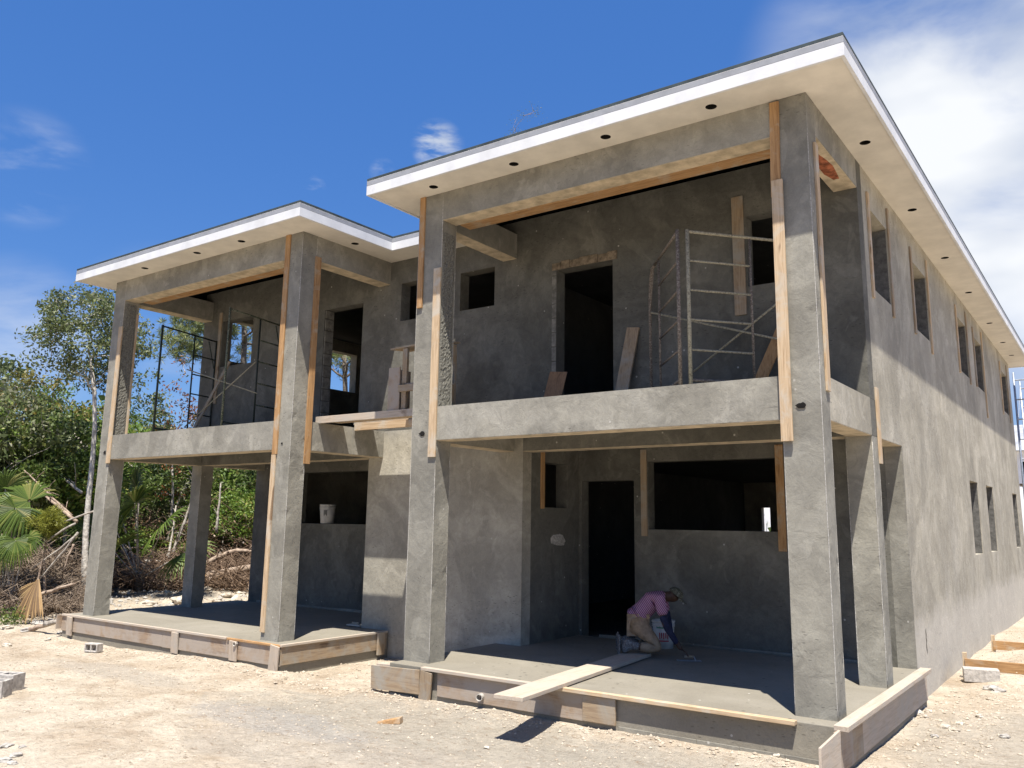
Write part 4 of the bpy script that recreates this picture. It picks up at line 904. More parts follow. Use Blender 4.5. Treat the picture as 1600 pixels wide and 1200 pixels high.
# cap with brim tilted down
cp = MB(); n = 20
vs = [(0.098*math.cos(t)*math.cos(f_), 0.094*math.sin(t)*math.cos(f_), 0.085*math.sin(f_)) for f_ in (0, .35, .7, 1.05, 1.35) for t in [2*math.pi*k/n for k in range(n)]]
vs.append((0, 0, 0.086)); fs = [(i*n+k, i*n+(k+1) % n, (i+1)*n+(k+1) % n, (i+1)*n+k) for i in range(4) for k in range(n)]+[(4*n+k, 4*n+(k+1) % n, 5*n) for k in range(n)]
cp.add(vs, fs)
co_ = cp.build('cap', M['cap'], PE, smooth=True)
co_.matrix_local = Matrix.Translation(hd+Vector((0.022, 0, 0.018))) @ Matrix.Rotation(R_(38), 4, 'Y')
br = MB(); vs = []
for k in range(13):
    t = R_(-62+k*124/12)
    for rr, zz in ((0.095, 0.0), (0.175-0.02*abs(k-6)/6, -0.006-0.02*(k-6)**2/36)): vs += [(rr*math.cos(t)*(1.0 if rr < .1 else 1.0), rr*math.sin(t)*(1 if rr < .1 else 0.62), zz), (rr*math.cos(t), rr*math.sin(t)*(1 if rr < .1 else 0.62), zz+0.004)]
br.add(vs, [(4*k, 4*k+2, 4*k+6, 4*k+4) for k in range(12)]+[(4*k+1, 4*k+5, 4*k+7, 4*k+3) for k in range(12)]+[(4*k+2, 4*k+3, 4*k+7, 4*k+6) for k in range(12)])
br.build('cap_brim', M['cap'], co_)
# trowel in the near hand
E = tag(empty('trowel', (0, 0, 0)), 'steel hand trowel pressed on the wet cement by the worker', 'trowel')
wp = PE.matrix_basis if False else (Matrix.Translation(PE.location) @ Matrix.Rotation(PE.rotation_euler.z, 4, 'Z')) @ Vector((0.60, -0.20, -0.045))
E.location = wp; E.rotation_euler.z = 0.5
MB().box(-0.14, 0.14, -0.05, 0.05, 0.0, 0.004).build('blade', M['galv'], E)
MB().tube([(-0.05, 0, 0.045), (0.06, 0, 0.045)], 0.013, 8).build('grip', M['dustyX'], E); MB().tube([(0.06, 0, 0.045), (0.075, 0, 0.004)], 0.005, 6).build('shank', M['galv'], E)
def P2(px, d):       # ground point in direction px at distance d
    r = fw+rt*((px-800-PX)/FPX)-up*((800-600-PY)/FPX); r.z = 0; r.normalize(); q = CAM+r*d; return (q.x, q.y, gz(q.x, q.y)-.05)
def polar(a_, b_, c_, d_):
    x_, y_, _ = P2(random.uniform(a_, b_), random.uniform(c_, d_)); return x_, y_
# ------------------------------------------------------------------ rocks and crumbs
def rock_mesh(seed, sub=2, flat=0.6):
    bm = bmesh.new(); bmesh.ops.create_icosphere(bm, subdivisions=sub, radius=1)
    for v in bm.verts:
        n_ = noise.noise(v.co*1.3+Vector((seed, 0, 0)))*0.45+noise.noise(v.co*3.1+Vector((0, seed, 0)))*0.18
        v.co *= 1+n_; v.co.z *= flat
    me = bpy.data.meshes.new('rock'); bm.to_mesh(me); bm.free(); return me
RM = [rock_mesh(i*3.7, 3, 0.5+0.1*(i % 3)) for i in range(7)]
for me in RM: me.materials.append(M['stone'])
RG = [rock_mesh(50+i*3.7, 3, 0.55) for i in range(3)]
for me in RG: me.materials.append(M['stonegrey'])
ORD = ['first', 'second', 'third', 'fourth', 'fifth', 'sixth', 'seventh', 'eighth', 'ninth', 'tenth', 'eleventh', 'twelfth', 'thirteenth', 'fourteenth', 'fifteenth', 'sixteenth', 'seventeenth', 'eighteenth', 'nineteenth', 'twentieth', 'twenty-first', 'twenty-second', 'twenty-third', 'twenty-fourth']
def rock(x, y, s, grey, label, group=None, k=[0]):
    k[0] += 1; me = (RG if grey else RM)[k[0] % (3 if grey else 7)]
    o = bpy.data.objects.new('rock', me); COL.objects.link(o); o.location = (x, y, gz(x, y)+s*0.18); o.scale = (s, s*random.uniform(.7, 1), s*random.uniform(.6, .9)); o.rotation_euler.z = random.uniform(0, 6.28)
    return tag(o, label, 'rock', group)
def rocks(lst, zref, fmt, group, k=1.0):
    for i, t in enumerate(sorted(lst)):
        p = at(t[0], t[1], 'Z', zref); rock(p.x, p.y, t[2]*k, bool(t[3]) if len(t) > 3 else False, fmt % ORD[i], group)
rocks([(290, 935, .22), (232, 938, .14), (275, 942, .12), (330, 940, .16), (345, 938, .15), (370, 930, .14), (378, 940, .13), (365, 945, .10), (340, 932, .10), (355, 928, .12), (225, 948, .10), (252, 950, .08), (305, 950, .10), (375, 925, .10), (322, 925, .10), (262, 930, .09), (335, 950, .12), (390, 935, .12), (200, 945, .1)],
      GZ+0.25, '%s from the left of the pale rocks seen between the left porch columns', 'limestone rocks behind the left porch', 1.25)
rocks([(20, 970, .16), (60, 985, .14, 1), (85, 975, .12), (100, 965, .1), (40, 992, .10, 1), (10, 990, .12), (115, 955, .09), (75, 1000, .07), (95, 992, .07, 1), (10, 1010, .08), (58, 955, .1), (30, 950, .12, 1), (110, 975, .08)],
      GZ, '%s stone from the left in the rubble strip below the brush pile', 'limestone rubble at the foot of the brush', .9)
rocks([(10, 1168, .05, 1), (25, 1182, .045, 1), (8, 1190, .06, 1), (35, 1170, .03, 1), (20, 1195, .04, 1)], GZ, '%s grey stone from the left in the bottom left corner', 'stones at the bottom left corner')
rocks([(1430, 1115, .08, 0), (1445, 1120, .05, 0), (1440, 1105, .04, 0), (1475, 1135, .06, 0), (1490, 1140, .05, 0), (1500, 1130, .04, 0), (1570, 1150, .05, 1), (1460, 1150, .04, 1), (1450, 1112, .04, 0), (1422, 1122, .04, 0), (1530, 1120, .04, 0), (1545, 1165, .035, 0)],
      GZ, '%s from the left of the broken lumps beside the right edge formwork', 'broken lumps beside the right formwork')
p = at(1550, 1078, 'Z', GZ); rock(p.x, p.y, .10, True, 'larger grey rock in front of the concrete block on the right'); rock(p.x+.08, p.y-.1, .08, True, 'flat grey rock leaning on the larger one at the right')
rocks([(1190, 1180, .04), (1205, 1190, .045), (1225, 1187, .05), (1215, 1195, .035), (1125, 1165, .03), (1090, 1160, .03), (1170, 1175, .028), (1065, 1150, .025), (1240, 1196, .03), (1030, 1150, .02), (760, 1168, .03), (500, 1030, .05), (484, 1035, .04), (463, 1045, .04), (520, 1025, .05), (600, 1000, .06), (615, 996, .07), (590, 1003, .05), (410, 1037, .035)],
      GZ, '%s small pale stone from the left along the front formwork foot', 'small stones along the front formwork')
# crumbs of limestone: uncountable
def scatter(name, n, fn, smin, smax, m, kind='stuff', label=None, cat=None):
    ico = [(0, 0, 1), (.9, 0, .1), (-.2, .85, .15), (-.7, -.6, .05), (.3, -.8, -.1), (0, .1, -.8)]
    tri = [(0, 1, 2), (0, 2, 3), (0, 3, 4), (0, 4, 1), (5, 2, 1), (5, 3, 2), (5, 4, 3), (5, 1, 4)]
    base = np.array(ico); P = []; 
    for _ in range(n):
        x, y = fn(); s = smin*(smax/smin)**(random.random()**2.2); a = random.uniform(0, 6.28); c, s_ = math.cos(a), math.sin(a)
        q = base*np.array([s*random.uniform(.7, 1.3), s*random.uniform(.6, 1.1), s*random.uniform(.4, .8)])
        q = np.stack([q[:, 0]*c-q[:, 1]*s_+x, q[:, 0]*s_+q[:, 1]*c+y, q[:, 2]+gz(x, y)+s*0.1], 1); P.append(q)
    V = np.concatenate(P).reshape(-1, 3); T = (np.array(tri)[None]+6*np.arange(n)[:, None, None]).reshape(-1, 3)
    me = bpy.data.meshes.new(name); me.from_pydata(V.tolist(), [], T.tolist()); o = link(name, me, m); tag(o, label, cat, kind=kind); return o
def near_pt():
    while True:
        x = random.uniform(-13, 2.2); y = -0.25-abs(random.gauss(0, 1))*2.2
        if y < -5.5: continue
        return x, y
scatter('loose_gravel', 12000, near_pt, .003, .022, M['sandstone'], label='fine limestone gravel scattered over the sand', cat='gravel')
def edge_pt():
    if random.random() < .3: return random.uniform(0.12, 0.9), random.uniform(-1, 4.5)
    if random.random() < .4: return random.uniform(-7.2, -4.6), random.uniform(-0.4, 1.6)
    return random.uniform(-11, 0.0), -0.24-abs(random.gauss(0, .12))
scatter('rubble_spill', 3600, edge_pt, .006, .035, M['sandstone'], label='pale crushed limestone spilling along the formwork', cat='rubble')
def side_pt(): return random.uniform(0.1, 2.2), random.uniform(-1, 12)
scatter('side_gravel', 2200, side_pt, .004, .026, M['sandstone'], label='grey gravel and cement crumbs beside the side wall', cat='gravel')
def litter_pt(): return polar(-20, 430, 17.5, 25)
scatter('rubble_strip', 3200, litter_pt, .015, .075, M['stonegrey'], label='stones and crumbs under the brush left of the house', cat='rubble')
# ------------------------------------------------------------------ vegetation
def leaves_mesh(name, C, Dn, L, Wd, m, parent, tint=None):
    """rhombic leaves: centres C (n,3), directions Dn, lengths L, widths Wd"""
    n = len(C); Dn = Dn/np.linalg.norm(Dn, axis=1, keepdims=True)
    r = rng.normal(size=(n, 3)); S_ = np.cross(Dn, r); S_ /= np.linalg.norm(S_, axis=1, keepdims=True)+1e-9; Nn = np.cross(S_, Dn)
    L = L[:, None]; Wd = Wd[:, None]
    V = np.stack([C-Dn*L*.5, C+S_*Wd*.5+Nn*Wd*.12, C+Dn*L*.5, C-S_*Wd*.5+Nn*Wd*.12], 1).reshape(-1, 3)
    me = bpy.data.meshes.new(name); me.vertices.add(4*n); me.vertices.foreach_set('co', V.astype(np.float32).ravel())
    me.loops.add(4*n); me.loops.foreach_set('vertex_index', np.arange(4*n, dtype=np.int32)); me.polygons.add(n)
    me.polygons.foreach_set('loop_start', np.arange(0, 4*n, 4, dtype=np.int32)); me.update(calc_edges=True)
    if tint is None: tint = rng.random(n)
    at_ = me.attributes.new('tint', 'FLOAT', 'FACE'); at_.data.foreach_set('value', tint.astype(np.float32))
    return link(name, me, m, parent)
def crown_points(centers, radii, per, jitter=1.0):
    C = []; T = []
    for c, r in zip(centers, radii):
        q = rng.normal(size=(per, 3)); q /= np.linalg.norm(q, axis=1, keepdims=True)
        q *= (rng.random((per, 1))**0.5)*r; q[:, 2] *= 0.75; C.append(np.array(c)+q)
        T.append(np.clip(rng.normal(0.5+0.16*rng.normal(), 0.22, per), 0, 1))
    return np.concatenate(C), np.concatenate(T)
def limbs(base, centers, r0, trunk_h, seed, lean=(0, 0)):
    """grow limbs: connect every cluster to the nearest node already grown"""
    base = Vector(base); mbb = MB(); nodes = []; k = 7; p = base.copy(); pts = []
    for i in range(k+1):
        t = i/k; q = base+Vector((lean[0]*t+0.10*math.sin(seed+t*4)*t*trunk_h*.3, lean[1]*t+0.08*math.cos(seed*2+t*5)*t*trunk_h*.3, trunk_h*t)); pts.append(q)
    rad = [r0*(1-0.5*i/k) for i in range(k+1)]; rad[0] *= 1.35
    nodes = [(q, r) for q, r in zip(pts[3:], rad[3:])]
    tr = MB().tube(pts, rad, 9)
    for c in sorted([Vector(c) for c in centers], key=lambda c: (c-base).length):
        best = min(nodes, key=lambda n_: (n_[0]-c).length+max(0, n_[0].z-c.z)*2+(0.4 if n_[1] < r0*.2 else 0))
        a, ra = best; L = (c-a).length
        mid = [a.lerp(c, t)+Vector((noise.noise(a*3+c*t), noise.noise(c*3+a*t), 0.25*math.sin(t*3.14)))*L*0.13 for t in (0.25, 0.5, 0.75)]
        rs = max(0.010, min(ra*.62, r0*.5)); chain = [a]+mid+[c]; rr = [rs*(1-.2*i) for i in range(5)]
        tr.tube(chain, rr, 5, cap=False)
        nodes += [(q, r) for q, r in zip(chain[2:], rr[2:])]
    return tr
def tree(name, label, cat, base, h, rx, ry, crown_lo, seed, leafm, barkm, n_cl=34, per=75, leaf=0.12, r0=0.07, cr=0.42, group=None, lean=(0, 0), skew=(0, 0), aspect=.5, shell=.45):
    random.seed(seed); E = tag(empty(name, base), label, cat, group)
    cs = []; cz = (crown_lo+h)/2; rz = (h-crown_lo)/2
    while len(cs) < n_cl:
        q = Vector((random.uniform(-1, 1), random.uniform(-1, 1), random.uniform(-1, 1)))
        if not shell < q.length < 1: continue
        if noise.noise(q*1.6+Vector((seed, 0, 0))) < -0.18: continue
        cs.append((q.x*rx+lean[0]+skew[0]*(q.z+1)*.5, q.y*ry+lean[1]+skew[1]*(q.z+1)*.5, cz+q.z*rz))
    limbs((0, 0, 0), cs, r0, max(0.4, crown_lo+rz*.6), seed, lean).build('trunk', barkm, E, smooth=True)
    C, T = crown_points(cs, [cr*random.uniform(.6, 1.3) for _ in cs], per)
    n = len(C); D = rng.normal(size=(n, 3)); D[:, 2] -= .3
    leaves_mesh('crown', C, D, leaf*rng.uniform(.6, 1.3, n), leaf*aspect*rng.uniform(.6, 1.2, n), leafm, E, T)
    return E
def hz(py, d): return 1.57+(808-py)/FPX*d*1.0+0.36
# the tall pale-barked tree
tree('broadleaf_tree', 'tall pale-barked tree with rounded olive crown rising left of the house', 'tree', P2(148, 19.4), hz(496, 19.4), 1.35, 1.2, hz(645, 19.4), 11, M['leafolive'], M['barkpale'], 100, 100, .085, .068, .30, lean=(-.45, -.2), skew=(-.05, 0), shell=.3)
# scrub thicket
kinds = [('leaf', 'barkdark', 'dense dark green scrub tree in the thicket left of the house'), ('leafbright', 'bark', 'bright green bushy scrub tree in the thicket left of the house'), ('leafolive', 'bark', 'dull olive scrub tree in the thicket left of the house'), ('leafyellow', 'bark', 'yellowish dry scrub tree in the thicket left of the house')]
rs = random.Random(5); cnt = 0
row = []
for px in range(-120, 640, 32): row.append((px+rs.uniform(-10, 10), rs.uniform(30, 33), 0))
for px in range(-110, 560, 30): row.append((px+rs.uniform(-10, 10), rs.uniform(27, 29) if px > 175 else rs.uniform(23.5, 26), 1))
for px in (-70, -40, -8, 22, 52, 82, 108, 175, 206): row.append((px+rs.uniform(-8, 8), rs.uniform(25.8, 26.8) if px > 165 else rs.uniform(21.3, 22.3), 2))
row.sort()
ordn = ['first', 'second', 'third', 'fourth', 'fifth', 'sixth', 'seventh', 'eighth', 'ninth', 'tenth', 'eleventh', 'twelfth', 'thirteenth', 'fourteenth', 'fifteenth', 'sixteenth', 'seventeenth', 'eighteenth', 'nineteenth', 'twentieth', 'twenty-first', 'twenty-second', 'twenty-third', 'twenty-fourth', 'twenty-fifth']
seen = {}
for px, d, rw in row:
    tgt = np.interp(px, [-100, 0, 40, 80, 120, 170, 215, 260, 300, 340, 420, 640], [578, 582, 600, 612, 640, 650, 612, 655, 665, 680, 700, 700])+rs.uniform(-8, 38)+(0, 20, 55)[rw]
    h = max(1.8, hz(tgt, d)); k = rs.choices([0, 1, 2, 3], [4, 4, 2, 1])[0]
    if px < 70 and rw < 2 and rs.random() < .35: k = 3
    lm, bk, lab = kinds[k]; nm = 'scrub_tree'; kw = lab.split(' scrub')[0]; seen[rw, k] = seen.get((rw, k), 0)+1
    lab = '%s tree, %s such from left in %s row of the thicket' % (kw, ordn[seen[rw, k]-1], ('back', 'middle', 'front')[rw])
    tree(nm, lab, 'tree', P2(px, d), h, rs.uniform(1.1, 1.7), rs.uniform(.8, 1.3), (1.1, 1.35, 1.7)[rw], 100+cnt, M[lm], M[bk], 32, 75, rs.uniform(.10, .16), .05, .45, group='scrub trees in the thicket left of the house')
    cnt += 1
# undergrowth between the porch columns
for i, px in enumerate((232, 262, 352, 380, 400, 330)):
    tree('shrub', ('leftmost low bright shrub seen right of the far left porch column', 'second low bright shrub right of the far left porch column', 'tall bright shrub just right of the rear porch column', 'tall bright shrub midway between the rear column and the dark wall', 'rightmost bright shrub beside the dark porch wall end', 'bright shrub mostly behind the rear porch column')[i], 'shrub', P2(px, 26+i*.2), 2.5 if px > 300 else 1.5, .9, .7, .9 if px > 300 else .3, 300+i, M['leafbright'], M['bark'], 26, 75, .10, .025, .32, group='shrubs seen between the left porch columns')
# rusty sparse tree
tree('sparse_tree', 'sparse tree with rusty autumn leaves seen through the left balcony', 'tree', P2(265, 26), hz(590, 26), .9, .8, 1.8, 401, M['leafred'], M['bark'], 30, 22, .11, .045, .30)
tree('sparse_tree', 'thin rusty-leaved sapling right of the sparse rusty tree', 'tree', P2(300, 27), hz(640, 27), .8, .8, 1.6, 402, M['leafred'], M['bark'], 26, 24, .11, .04, .30)
tree('sparse_tree', 'dark-leaved slender tree just right of the far left column', 'tree', P2(216, 26), hz(588, 26), .55, .6, 2.6, 403, M['leafolive'], M['bark'], 20, 55, .11, .04, .33)
# pines
def pine(name, label, base, h, crown_lo, rx, seed, n_cl, needles=70, r0=.16, cl=.32, side=None):
    random.seed(seed); E = tag(empty(name, base), label, 'pine tree'); cs = []
    while len(cs) < n_cl:
        z = random.uniform(crown_lo, h); t = (z-crown_lo)/(h-crown_lo); R0 = rx*(1-.55*t)*random.uniform(.35, 1); a = random.uniform(0, 6.28)
        if side and random.random() < .6: a = random.gauss(side, .6)
        if noise.noise(Vector((a, z*.6, seed))) < -.1: continue
        cs.append((R0*math.cos(a), R0*math.sin(a), z+R0*.15))
    limbs((0, 0, 0), cs, r0, h*.93, seed).build('trunk', M['barkdark'], E, smooth=True)
    C = []; D = []
    for c in cs:
        tips = np.array(c)+rng.normal(size=(9, 3))*np.array([cl, cl, cl*.6])
        for t_ in tips:
            d = rng.normal(size=(needles//5, 3)); d[:, 2] += .5; d /= np.linalg.norm(d, axis=1, keepdims=True); C.append(t_+d*.11); D.append(d)
    C = np.concatenate(C); D = np.concatenate(D); n = len(C)
    leaves_mesh('needles', C, D, .24*rng.uniform(.8, 1.2, n), .020*np.ones(n), M['needle'], E); return E
pine('pine_tree', 'yellow-green pine behind the left balcony, its branches seen past the scaffold', P2(352, 30), hz(478, 30), hz(600, 30), 3.0, 501, 85, needles=130, side=math.pi+.6)
pine('pine_tree', 'gnarled pine with forked trunk seen through the upper left doorway', P2(531, 33), hz(535, 33), hz(592, 33), 2.6, 502, 60, needles=110)
# bare sapling above the roof and one by the far right scaffold
tree('bare_tree', 'almost leafless treetop showing faintly above the roof edge', 'tree', P2(812, 34), 19.6, 1.0, .8, 16.6, 601, M['leafolive'], M['dead'], 26, 22, .06, .06, .42)
# palms
def fan(E, c, axis, upd, R0, n=36, arc=250, droop=.35, m='frond', name='frond'):
    c = Vector(c); a = Vector(axis).normalized(); u = Vector(upd); u = (u-a*u.dot(a)).normalized(); s = a.cross(u)
    V = []; F = []; T = []
    for k in range(n):
        th = R_(-arc/2+arc*k/(n-1)); d = (a*math.cos(th)+s*math.sin(th)); lat = (-a*math.sin(th)+s*math.cos(th)); L = R0*random.uniform(.85, 1.05)*(1-.15*abs(th)/3)
        w = R0*.032; b = len(V)
        for t, ww in ((0.05, .25), (.5, 1.0), (.8, .7), (1, .02)):
            p = c+d*L*t+u*(.10*t-droop*t**3*R0*.5)+Vector((0, 0, -droop*.6*R0*t**3))
            V += [p-lat*w*ww, p+u*w*.5*ww, p+lat*w*ww]
        for i in range(3):
            q = b+3*i; F += [(q, q+1, q+4, q+3), (q+1, q+2, q+5, q+4)]; T += [0, 0]
        tv = random.random(); T[-6:] = [tv]*6
    mb = MB(); mb.v = [tuple(v) for v in V]; mb.f = F
    o = mb.build(name, M[m], E); at_ = o.data.attributes.new('tint', 'FLOAT', 'FACE'); at_.data.foreach_set('value', [float(t) for t in T]); return o
def palm(label, base, R0, dirs, m='frond', stem=1.0, seed=1):
    random.seed(seed); E = tag(empty('fan_palm', base), label, 'palm')
    MB().tube([(0, 0, 0), (0.05, 0, stem*.3)], [.12, .10], 9).build('trunk', M['barkdark'], E)
    for (dx, dy, dz, ln) in dirs:
        d = Vector((dx, dy, dz)).normalized(); e = d*ln*stem+Vector((0, 0, stem*.3)); 
        MB().tube([(0, 0, stem*.2), e*.6+Vector((0, 0, .12)), e], [.018, .012, .009], 5).build('leaf_stalk', M['frond'] if False else M['bark'], E)
        fan(E, e, d+Vector((0, 0, -.25)), Vector((-d.x*.3, -.75, .8)), R0, m=m)
    return E
def view_fans(label, px, d, hubs, seed):       # fans held up at known spots round one palm
    random.seed(seed); bx_, by_, bz_ = P2(px, d); E = tag(empty('fan_palm', (bx_, by_, bz_)), label, 'palm')
    MB().tube([(0, 0, 0), (.03, 0, .35)], [.13, .11], 9).build('trunk', M['barkdark'], E)
    for hx, hy, ax_, az_, R0, fwd in hubs:
        q = P2(hx, d-fwd); c = Vector((q[0]-bx_, q[1]-by_, CAM.z+(808-hy)/FPX*(d-fwd)-bz_)); tocam = Vector((CAM.x-bx_, CAM.y-by_, 0)).normalized()
        MB().tube([(0, 0, .3), c*.6+Vector((0, 0, .15)), c], [.016, .011, .008], 5).build('leaf_stalk', M['bark'], E)
        fan(E, c, rt0*ax_+Vector((0, 0, az_))+tocam*.25, tocam+Vector((0, 0, .5)), R0, m='frond', droop=.5)
view_fans('big fan palm with broad green fronds at the far left edge', 20, 18.6, [(44, 790, -1, .35, .75, .3), (24, 800, -.6, -.9, .60, .4), (4, 775, .1, 1, .6, .0), (-25, 800, -1, .2, .7, .2), (52, 812, .5, -.8, .40, .3)], 3)
view_fans('low fan palm with small splayed fronds just above the brush pile', 34, 18.2, [(30, 842, .1, -1, .42, .3), (48, 838, .7, -.6, .36, .2), (12, 850, -.8, -.5, .40, .2)], 4)
palm('fan palm with narrow drooping fronds behind the far left column', P2(226, 21.5), .8, [(.6, -.5, .9, 1.3), (-.1, -.4, 1.1, 1.4), (.9, .1, .3, 1.0), (.3, -.3, 1, 1.3), (-.5, -.3, .9, 1.3), (.8, -.2, .6, 1.2), (.5, -.6, .4, .9), (-.2, -.6, .6, 1.0)], stem=1.55, seed=5)
# yellow ball of fine strands
q = P2(77, 18.2); E = tag(empty('yellow_shrub', (q[0], q[1], q[2])), 'round yellow-green shrub of fine strands in front of the thicket', 'shrub')
cc = np.array([0, 0, hz(815, 18.2)-.15]); n = 5200; d = rng.normal(size=(n, 3)); d /= np.linalg.norm(d, axis=1, keepdims=True); rr = .33*rng.random((n, 1))**.5*(1+.3*np.sin(d[:, :1]*5+d[:, 1:2]*4)); d[:, 2] *= .8
leaves_mesh('foliage', cc+d*rr, d+rng.normal(size=(n, 3))*.5, .10*np.ones(n), .010*np.ones(n), M['ball'], E)
MB().tube([(0.1, 0.1, 0), tuple(cc*.6), tuple(cc)], [.03, .02, .01], 6).build('stem', M['dead'], E)
# hanging dry palm frond
q = P2(72, 17.2); E = tag(empty('dry_frond', (q[0], q[1], q[2]-.02)), 'dead golden palm frond hanging at the front of the brush pile', 'palm frond')
fan(E, (0, 0, .85), (0.08, -.1, -1), (.4, -1, .1), .80, 17, 48, .05, 'dry', 'blade'); fan(E, (0, 0, .78), (-.9, -.1, -.75), (.4, -1, .1), .50, 10, 42, .05, 'dry', 'blade')
MB().tube([(0, 0, .8), (.06, 0, 1.15)], [.022, .012], 6).build('leaf_stalk', M['dead'], E)
# fallen stalks and branches in front of the thicket
def limb(px0, py0, px1, py1, Y0, Y1, r, m, label, sag=.1, name='fallen_branch', cat='branch', twigs=0, group=None):
    a, b = at(px0, py0, 'Y', Y0-(.55 if px1 < 125 else 0)), at(px1, py1, 'Y', Y1-(.55 if px1 < 125 else 0)); n = 8; pts = []
    for i in range(n+1):
        t = i/n; p = a.lerp(b, t)-a; p.z -= sag*math.sin(math.pi*t); p += noise.noise_vector(a+Vector((t*4, 0, 0)))*.035*math.sin(math.pi*t); pts.append(p)
    mb = MB().tube(pts, [r*(1-.55*i/n) for i in range(n+1)], 7)
    for k in range(twigs):
        i = random.randint(1, n-1); p = pts[i]; d = Vector((random.uniform(-1, 1), random.uniform(-.5, .5), random.uniform(-.2, 1)))*random.uniform(.25, .7)
        mb.tube([p, p+d*.5+Vector((0, 0, .05)), p+d], [r*.35, r*.25, r*.1], 5)
    o = mb.build(name, m, smooth=True); o.location = a; return tag(o, label, cat, group)
random.seed(9)
limb(150, 798, 40, 845, 1.5, .9, .02, M['ball'] if False else M['bark'], 'thin pale stalk crossing in front of the yellow shrub', -.05)
limb(118, 818, 38, 870, 1.3, .8, .022, M['bark'], 'pale green stalk sloping down below the yellow shrub', -.05)
limb(122, 832, 62, 905, 1.2, .9, .024, M['bark'], 'straight pale stalk propped above the dead frond', 0)
limb(120, 836, 48, 890, 1.3, .8, .02, M['bark'], 'second pale stalk just left of the straight one', 0)
limb(120, 815, 40, 752, 1.6, 1.4, .035, M['dead'], 'bare dead branch running up left above the yellow shrub', 0, twigs=6)
limb(112, 806, 38, 735, 1.9, 1.6, .028, M['dead'], 'thinner dead branch parallel above the bare one', 0, twigs=6)
limb(115, 850, 100, 888, 1.0, .9, .022, M['dead'], 'short broken stick standing in the brush near the column', 0)
limb(60, 930, 118, 912, .7, 1.0, .04, M['dead'], 'reddish dead branch lying behind the dead frond', 0)
limb(70, 975, 112, 968, .3, .5, .045, M['bark'], 'pale weathered log at the edge of the sand near the formwork', 0, 'log', 'log')
limb(40, 986, 90, 972, .2, .4, .05, M['dead'], 'dark log in the rubble strip at the left', 0, 'log', 'log')
limb(128, 770, 60, 700, 2.4, 2.6, .03, M['bark'], 'long grey branch leaning across the dark thicket', .1, twigs=4)
limb(135, 700, 20, 640, 3.2, 3.6, .05, M['bark'], 'arching pale branch over the thicket left of the tall tree', -.35, twigs=8)
limb(190, 858, 250, 905, 3.8, 4.6, .08, M['dead'], 'thick dead limb slanting down just right of the far left column', 0, twigs=5)
limb(222, 918, 292, 906, 4.2, 4.8, .15, M['dead'], 'stout orange-brown log on the ground behind the left porch', 0, 'log', 'log')
limb(316, 905, 398, 886, 5.2, 5.9, .17, M['dead'], 'large reddish log seen between the porch column and the corner column', 0, 'log', 'log')
limb(318, 884, 398, 862, 5.6, 6.4, .08, M['dead'], 'thinner curved branch above the large reddish log', -.15, twigs=5)
limb(225, 878, 292, 880, 5.0, 5.6, .06, M['bark'], 'horizontal grey branch seen between the left porch columns', 0, twigs=4)
limb(268, 870, 300, 780, 5.6, 6.0, .05, M['bark'], 'crooked upright dead stem left of the rear porch column', 0, twigs=5)
limb(262, 880, 275, 790, 5.4, 5.8, .035, M['bark'], 'thin upright dead stem further left of the rear porch column', 0, twigs=5)
limb(338, 832, 345, 755, 6.5, 6.6, .04, M['bark'], 'slim pale trunk in the greenery right of the rear porch column', 0, twigs=2)
limb(318, 900, 345, 862, 5.6, 5.9, .03, M['bark'], 'short pale stick leaning beside the rear porch column', 0)
# tangled brush piles
def brush(name, label, n, fn, L, r, m, hgt):
    random.seed(len(label)); mb = MB()
    for _ in range(n):
        x, y = fn(); z = gz(x, y)+random.random()**1.3*hgt(x, y); a = random.uniform(0, 6.28); l = L*random.uniform(.4, 1.3)
        d = Vector((math.cos(a), math.sin(a), random.uniform(-.25, .6)))*l; bnd = Vector((random.uniform(-.2, .2), random.uniform(-.2, .2), random.uniform(-.05, .3)))*l
        p = Vector((x, y, z)); rr = r*random.uniform(.5, 1.6); mb.tube([p, p+d*.35+bnd*.6, p+d*.7+bnd, p+d], [rr, rr*.8, rr*.5, rr*.2], 4, cap=False)
    o = mb.build(name, m); return tag(o, label, 'brush', kind='stuff')
def A_pt(): return polar(-70, 128, 17.9, 20.3)
brush('brush_pile', 'grey tangle of dead twigs piled at the left edge', 5200, A_pt, .6, .0075, M['greytwig'], lambda x, y: max(.15, min(1.35, (-x-13.9)*.46)))
def B_pt(): return polar(100, 470, 21.0, 28.5) if random.random() < .75 else polar(-60, 150, 20.3, 23)
brush('dead_undergrowth', 'brown dead twigs and undergrowth behind the left porch', 5600, B_pt, .85, .011, M['browntwig'], lambda x, y: (.42 if math.hypot(x-CAM.x, y-CAM.y) < 25.5 else 1.5)*(1+.6*noise.noise(Vector((x*.9, y*.9, 0)))))
n = 22000; C = np.array([(*(polar(100, 470, 21.5, 28.5) if k_ % 3 else polar(-60, 130, 19.5, 23)), 0) for k_ in range(n)])
C[:, 2] = [gz(float(a), float(b)) for a, b in C[:, :2]]; C[:, 2] += rng.random(n)**2*np.where(np.hypot(C[:, 0]-CAM.x, C[:, 1]-CAM.y) > 25.5, 1.6, .25)
tag(leaves_mesh('leaf_litter', C, rng.normal(size=(n, 3)), .09*np.ones(n), .05*np.ones(n), M['litter'], None), 'brown dead leaves caught in the undergrowth', 'leaf litter', kind='stuff')
n = 26000; C = np.array([(*(polar(120, 560, 28, 36) if k_ % 2 else polar(-130, 200, 23, 33)), random.random()*2.2-.2) for k_ in range(n)])
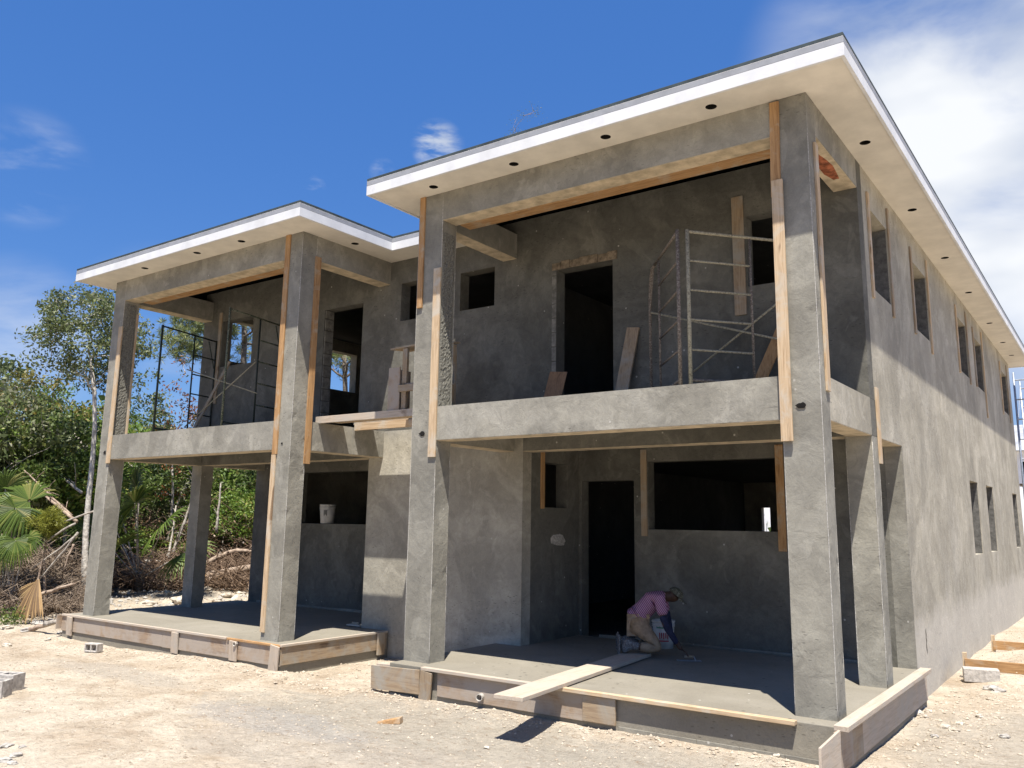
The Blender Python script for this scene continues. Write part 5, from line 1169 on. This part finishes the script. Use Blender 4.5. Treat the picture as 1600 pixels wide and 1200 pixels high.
tag(leaves_mesh('undergrowth', C, rng.normal(size=(n, 3)), .15*np.ones(n), .08*np.ones(n), M['leaf'], None), 'dark leafy undergrowth filling the thicket floor', 'undergrowth', kind='stuff')
n = 42000; a = rng.uniform(R_(30), R_(250), n); rr = rng.uniform(42, 62, n)
C = np.stack([rr*np.cos(a), rr*np.sin(a), np.zeros(n)], 1); C[:, 2] = rng.random(n)*(5.0+1.6*np.sin(a*23)+1.1*np.sin(a*57+1))*(.9+.3*rng.random(n))
C = C[(C[:, 0] < -4)]
n = len(C); tag(leaves_mesh('distant_woods', C, rng.normal(size=(n, 3)), .55*np.ones(n), .4*np.ones(n), M['leaf'], None), 'far belt of green woodland behind the plot', 'woodland', kind='stuff')
q = P2(36, 17.2); n = 450
C = np.array([q[0], q[1], q[2]+.15])+rng.normal(size=(n, 3))*np.array([.15, .12, .08])
tag(leaves_mesh('small_weed', C, rng.normal(size=(n, 3)), .05*np.ones(n), .025*np.ones(n), M['leaf'], None), 'small dark green weeds at the foot of the grey brush pile', 'weed', kind='stuff')
# neighbouring white house behind
NH = tag(empty('neighbour_house', (-4, 40, GZ)), 'pale neighbouring house far behind the plot at the right', 'house')
NI = Matrix.Translation((4, -40, -GZ))
def npanel(*a, **k): o = panel(*a, **k); o.matrix_parent_inverse = NI; return o
npanel('wall', M['house_white'], NH, 'Y', 40, 40.2, -22, 6, GZ, 5.2, [(x, x+1.0, 1.0, 2.3) for x in np.arange(-20.5, 5, 3.1)]+[(x, x+1.0, 3.6, 4.7) for x in np.arange(-20.5, 5, 3.1)])
npanel('wall', M['house_white'], NH, 'X', 5.8, 6, 40.2, 50, GZ, 5.2)
o = MB().box(-21.5, 5.5, 41, 41.1, GZ, 5).build('room_dark', M['dark'], NH); o.matrix_parent_inverse = NI
o = MB().add([(-22.6, 39.4, 5.2), (6.6, 39.4, 5.2), (6.6, 50.6, 5.2), (-22.6, 50.6, 5.2), (-18, 45, 7), (2, 45, 7)], [(0, 1, 5, 4), (1, 2, 5), (2, 3, 4, 5), (3, 0, 4), (3, 2, 1, 0)]).build('roof', M['house_roof'], NH); o.matrix_parent_inverse = NI
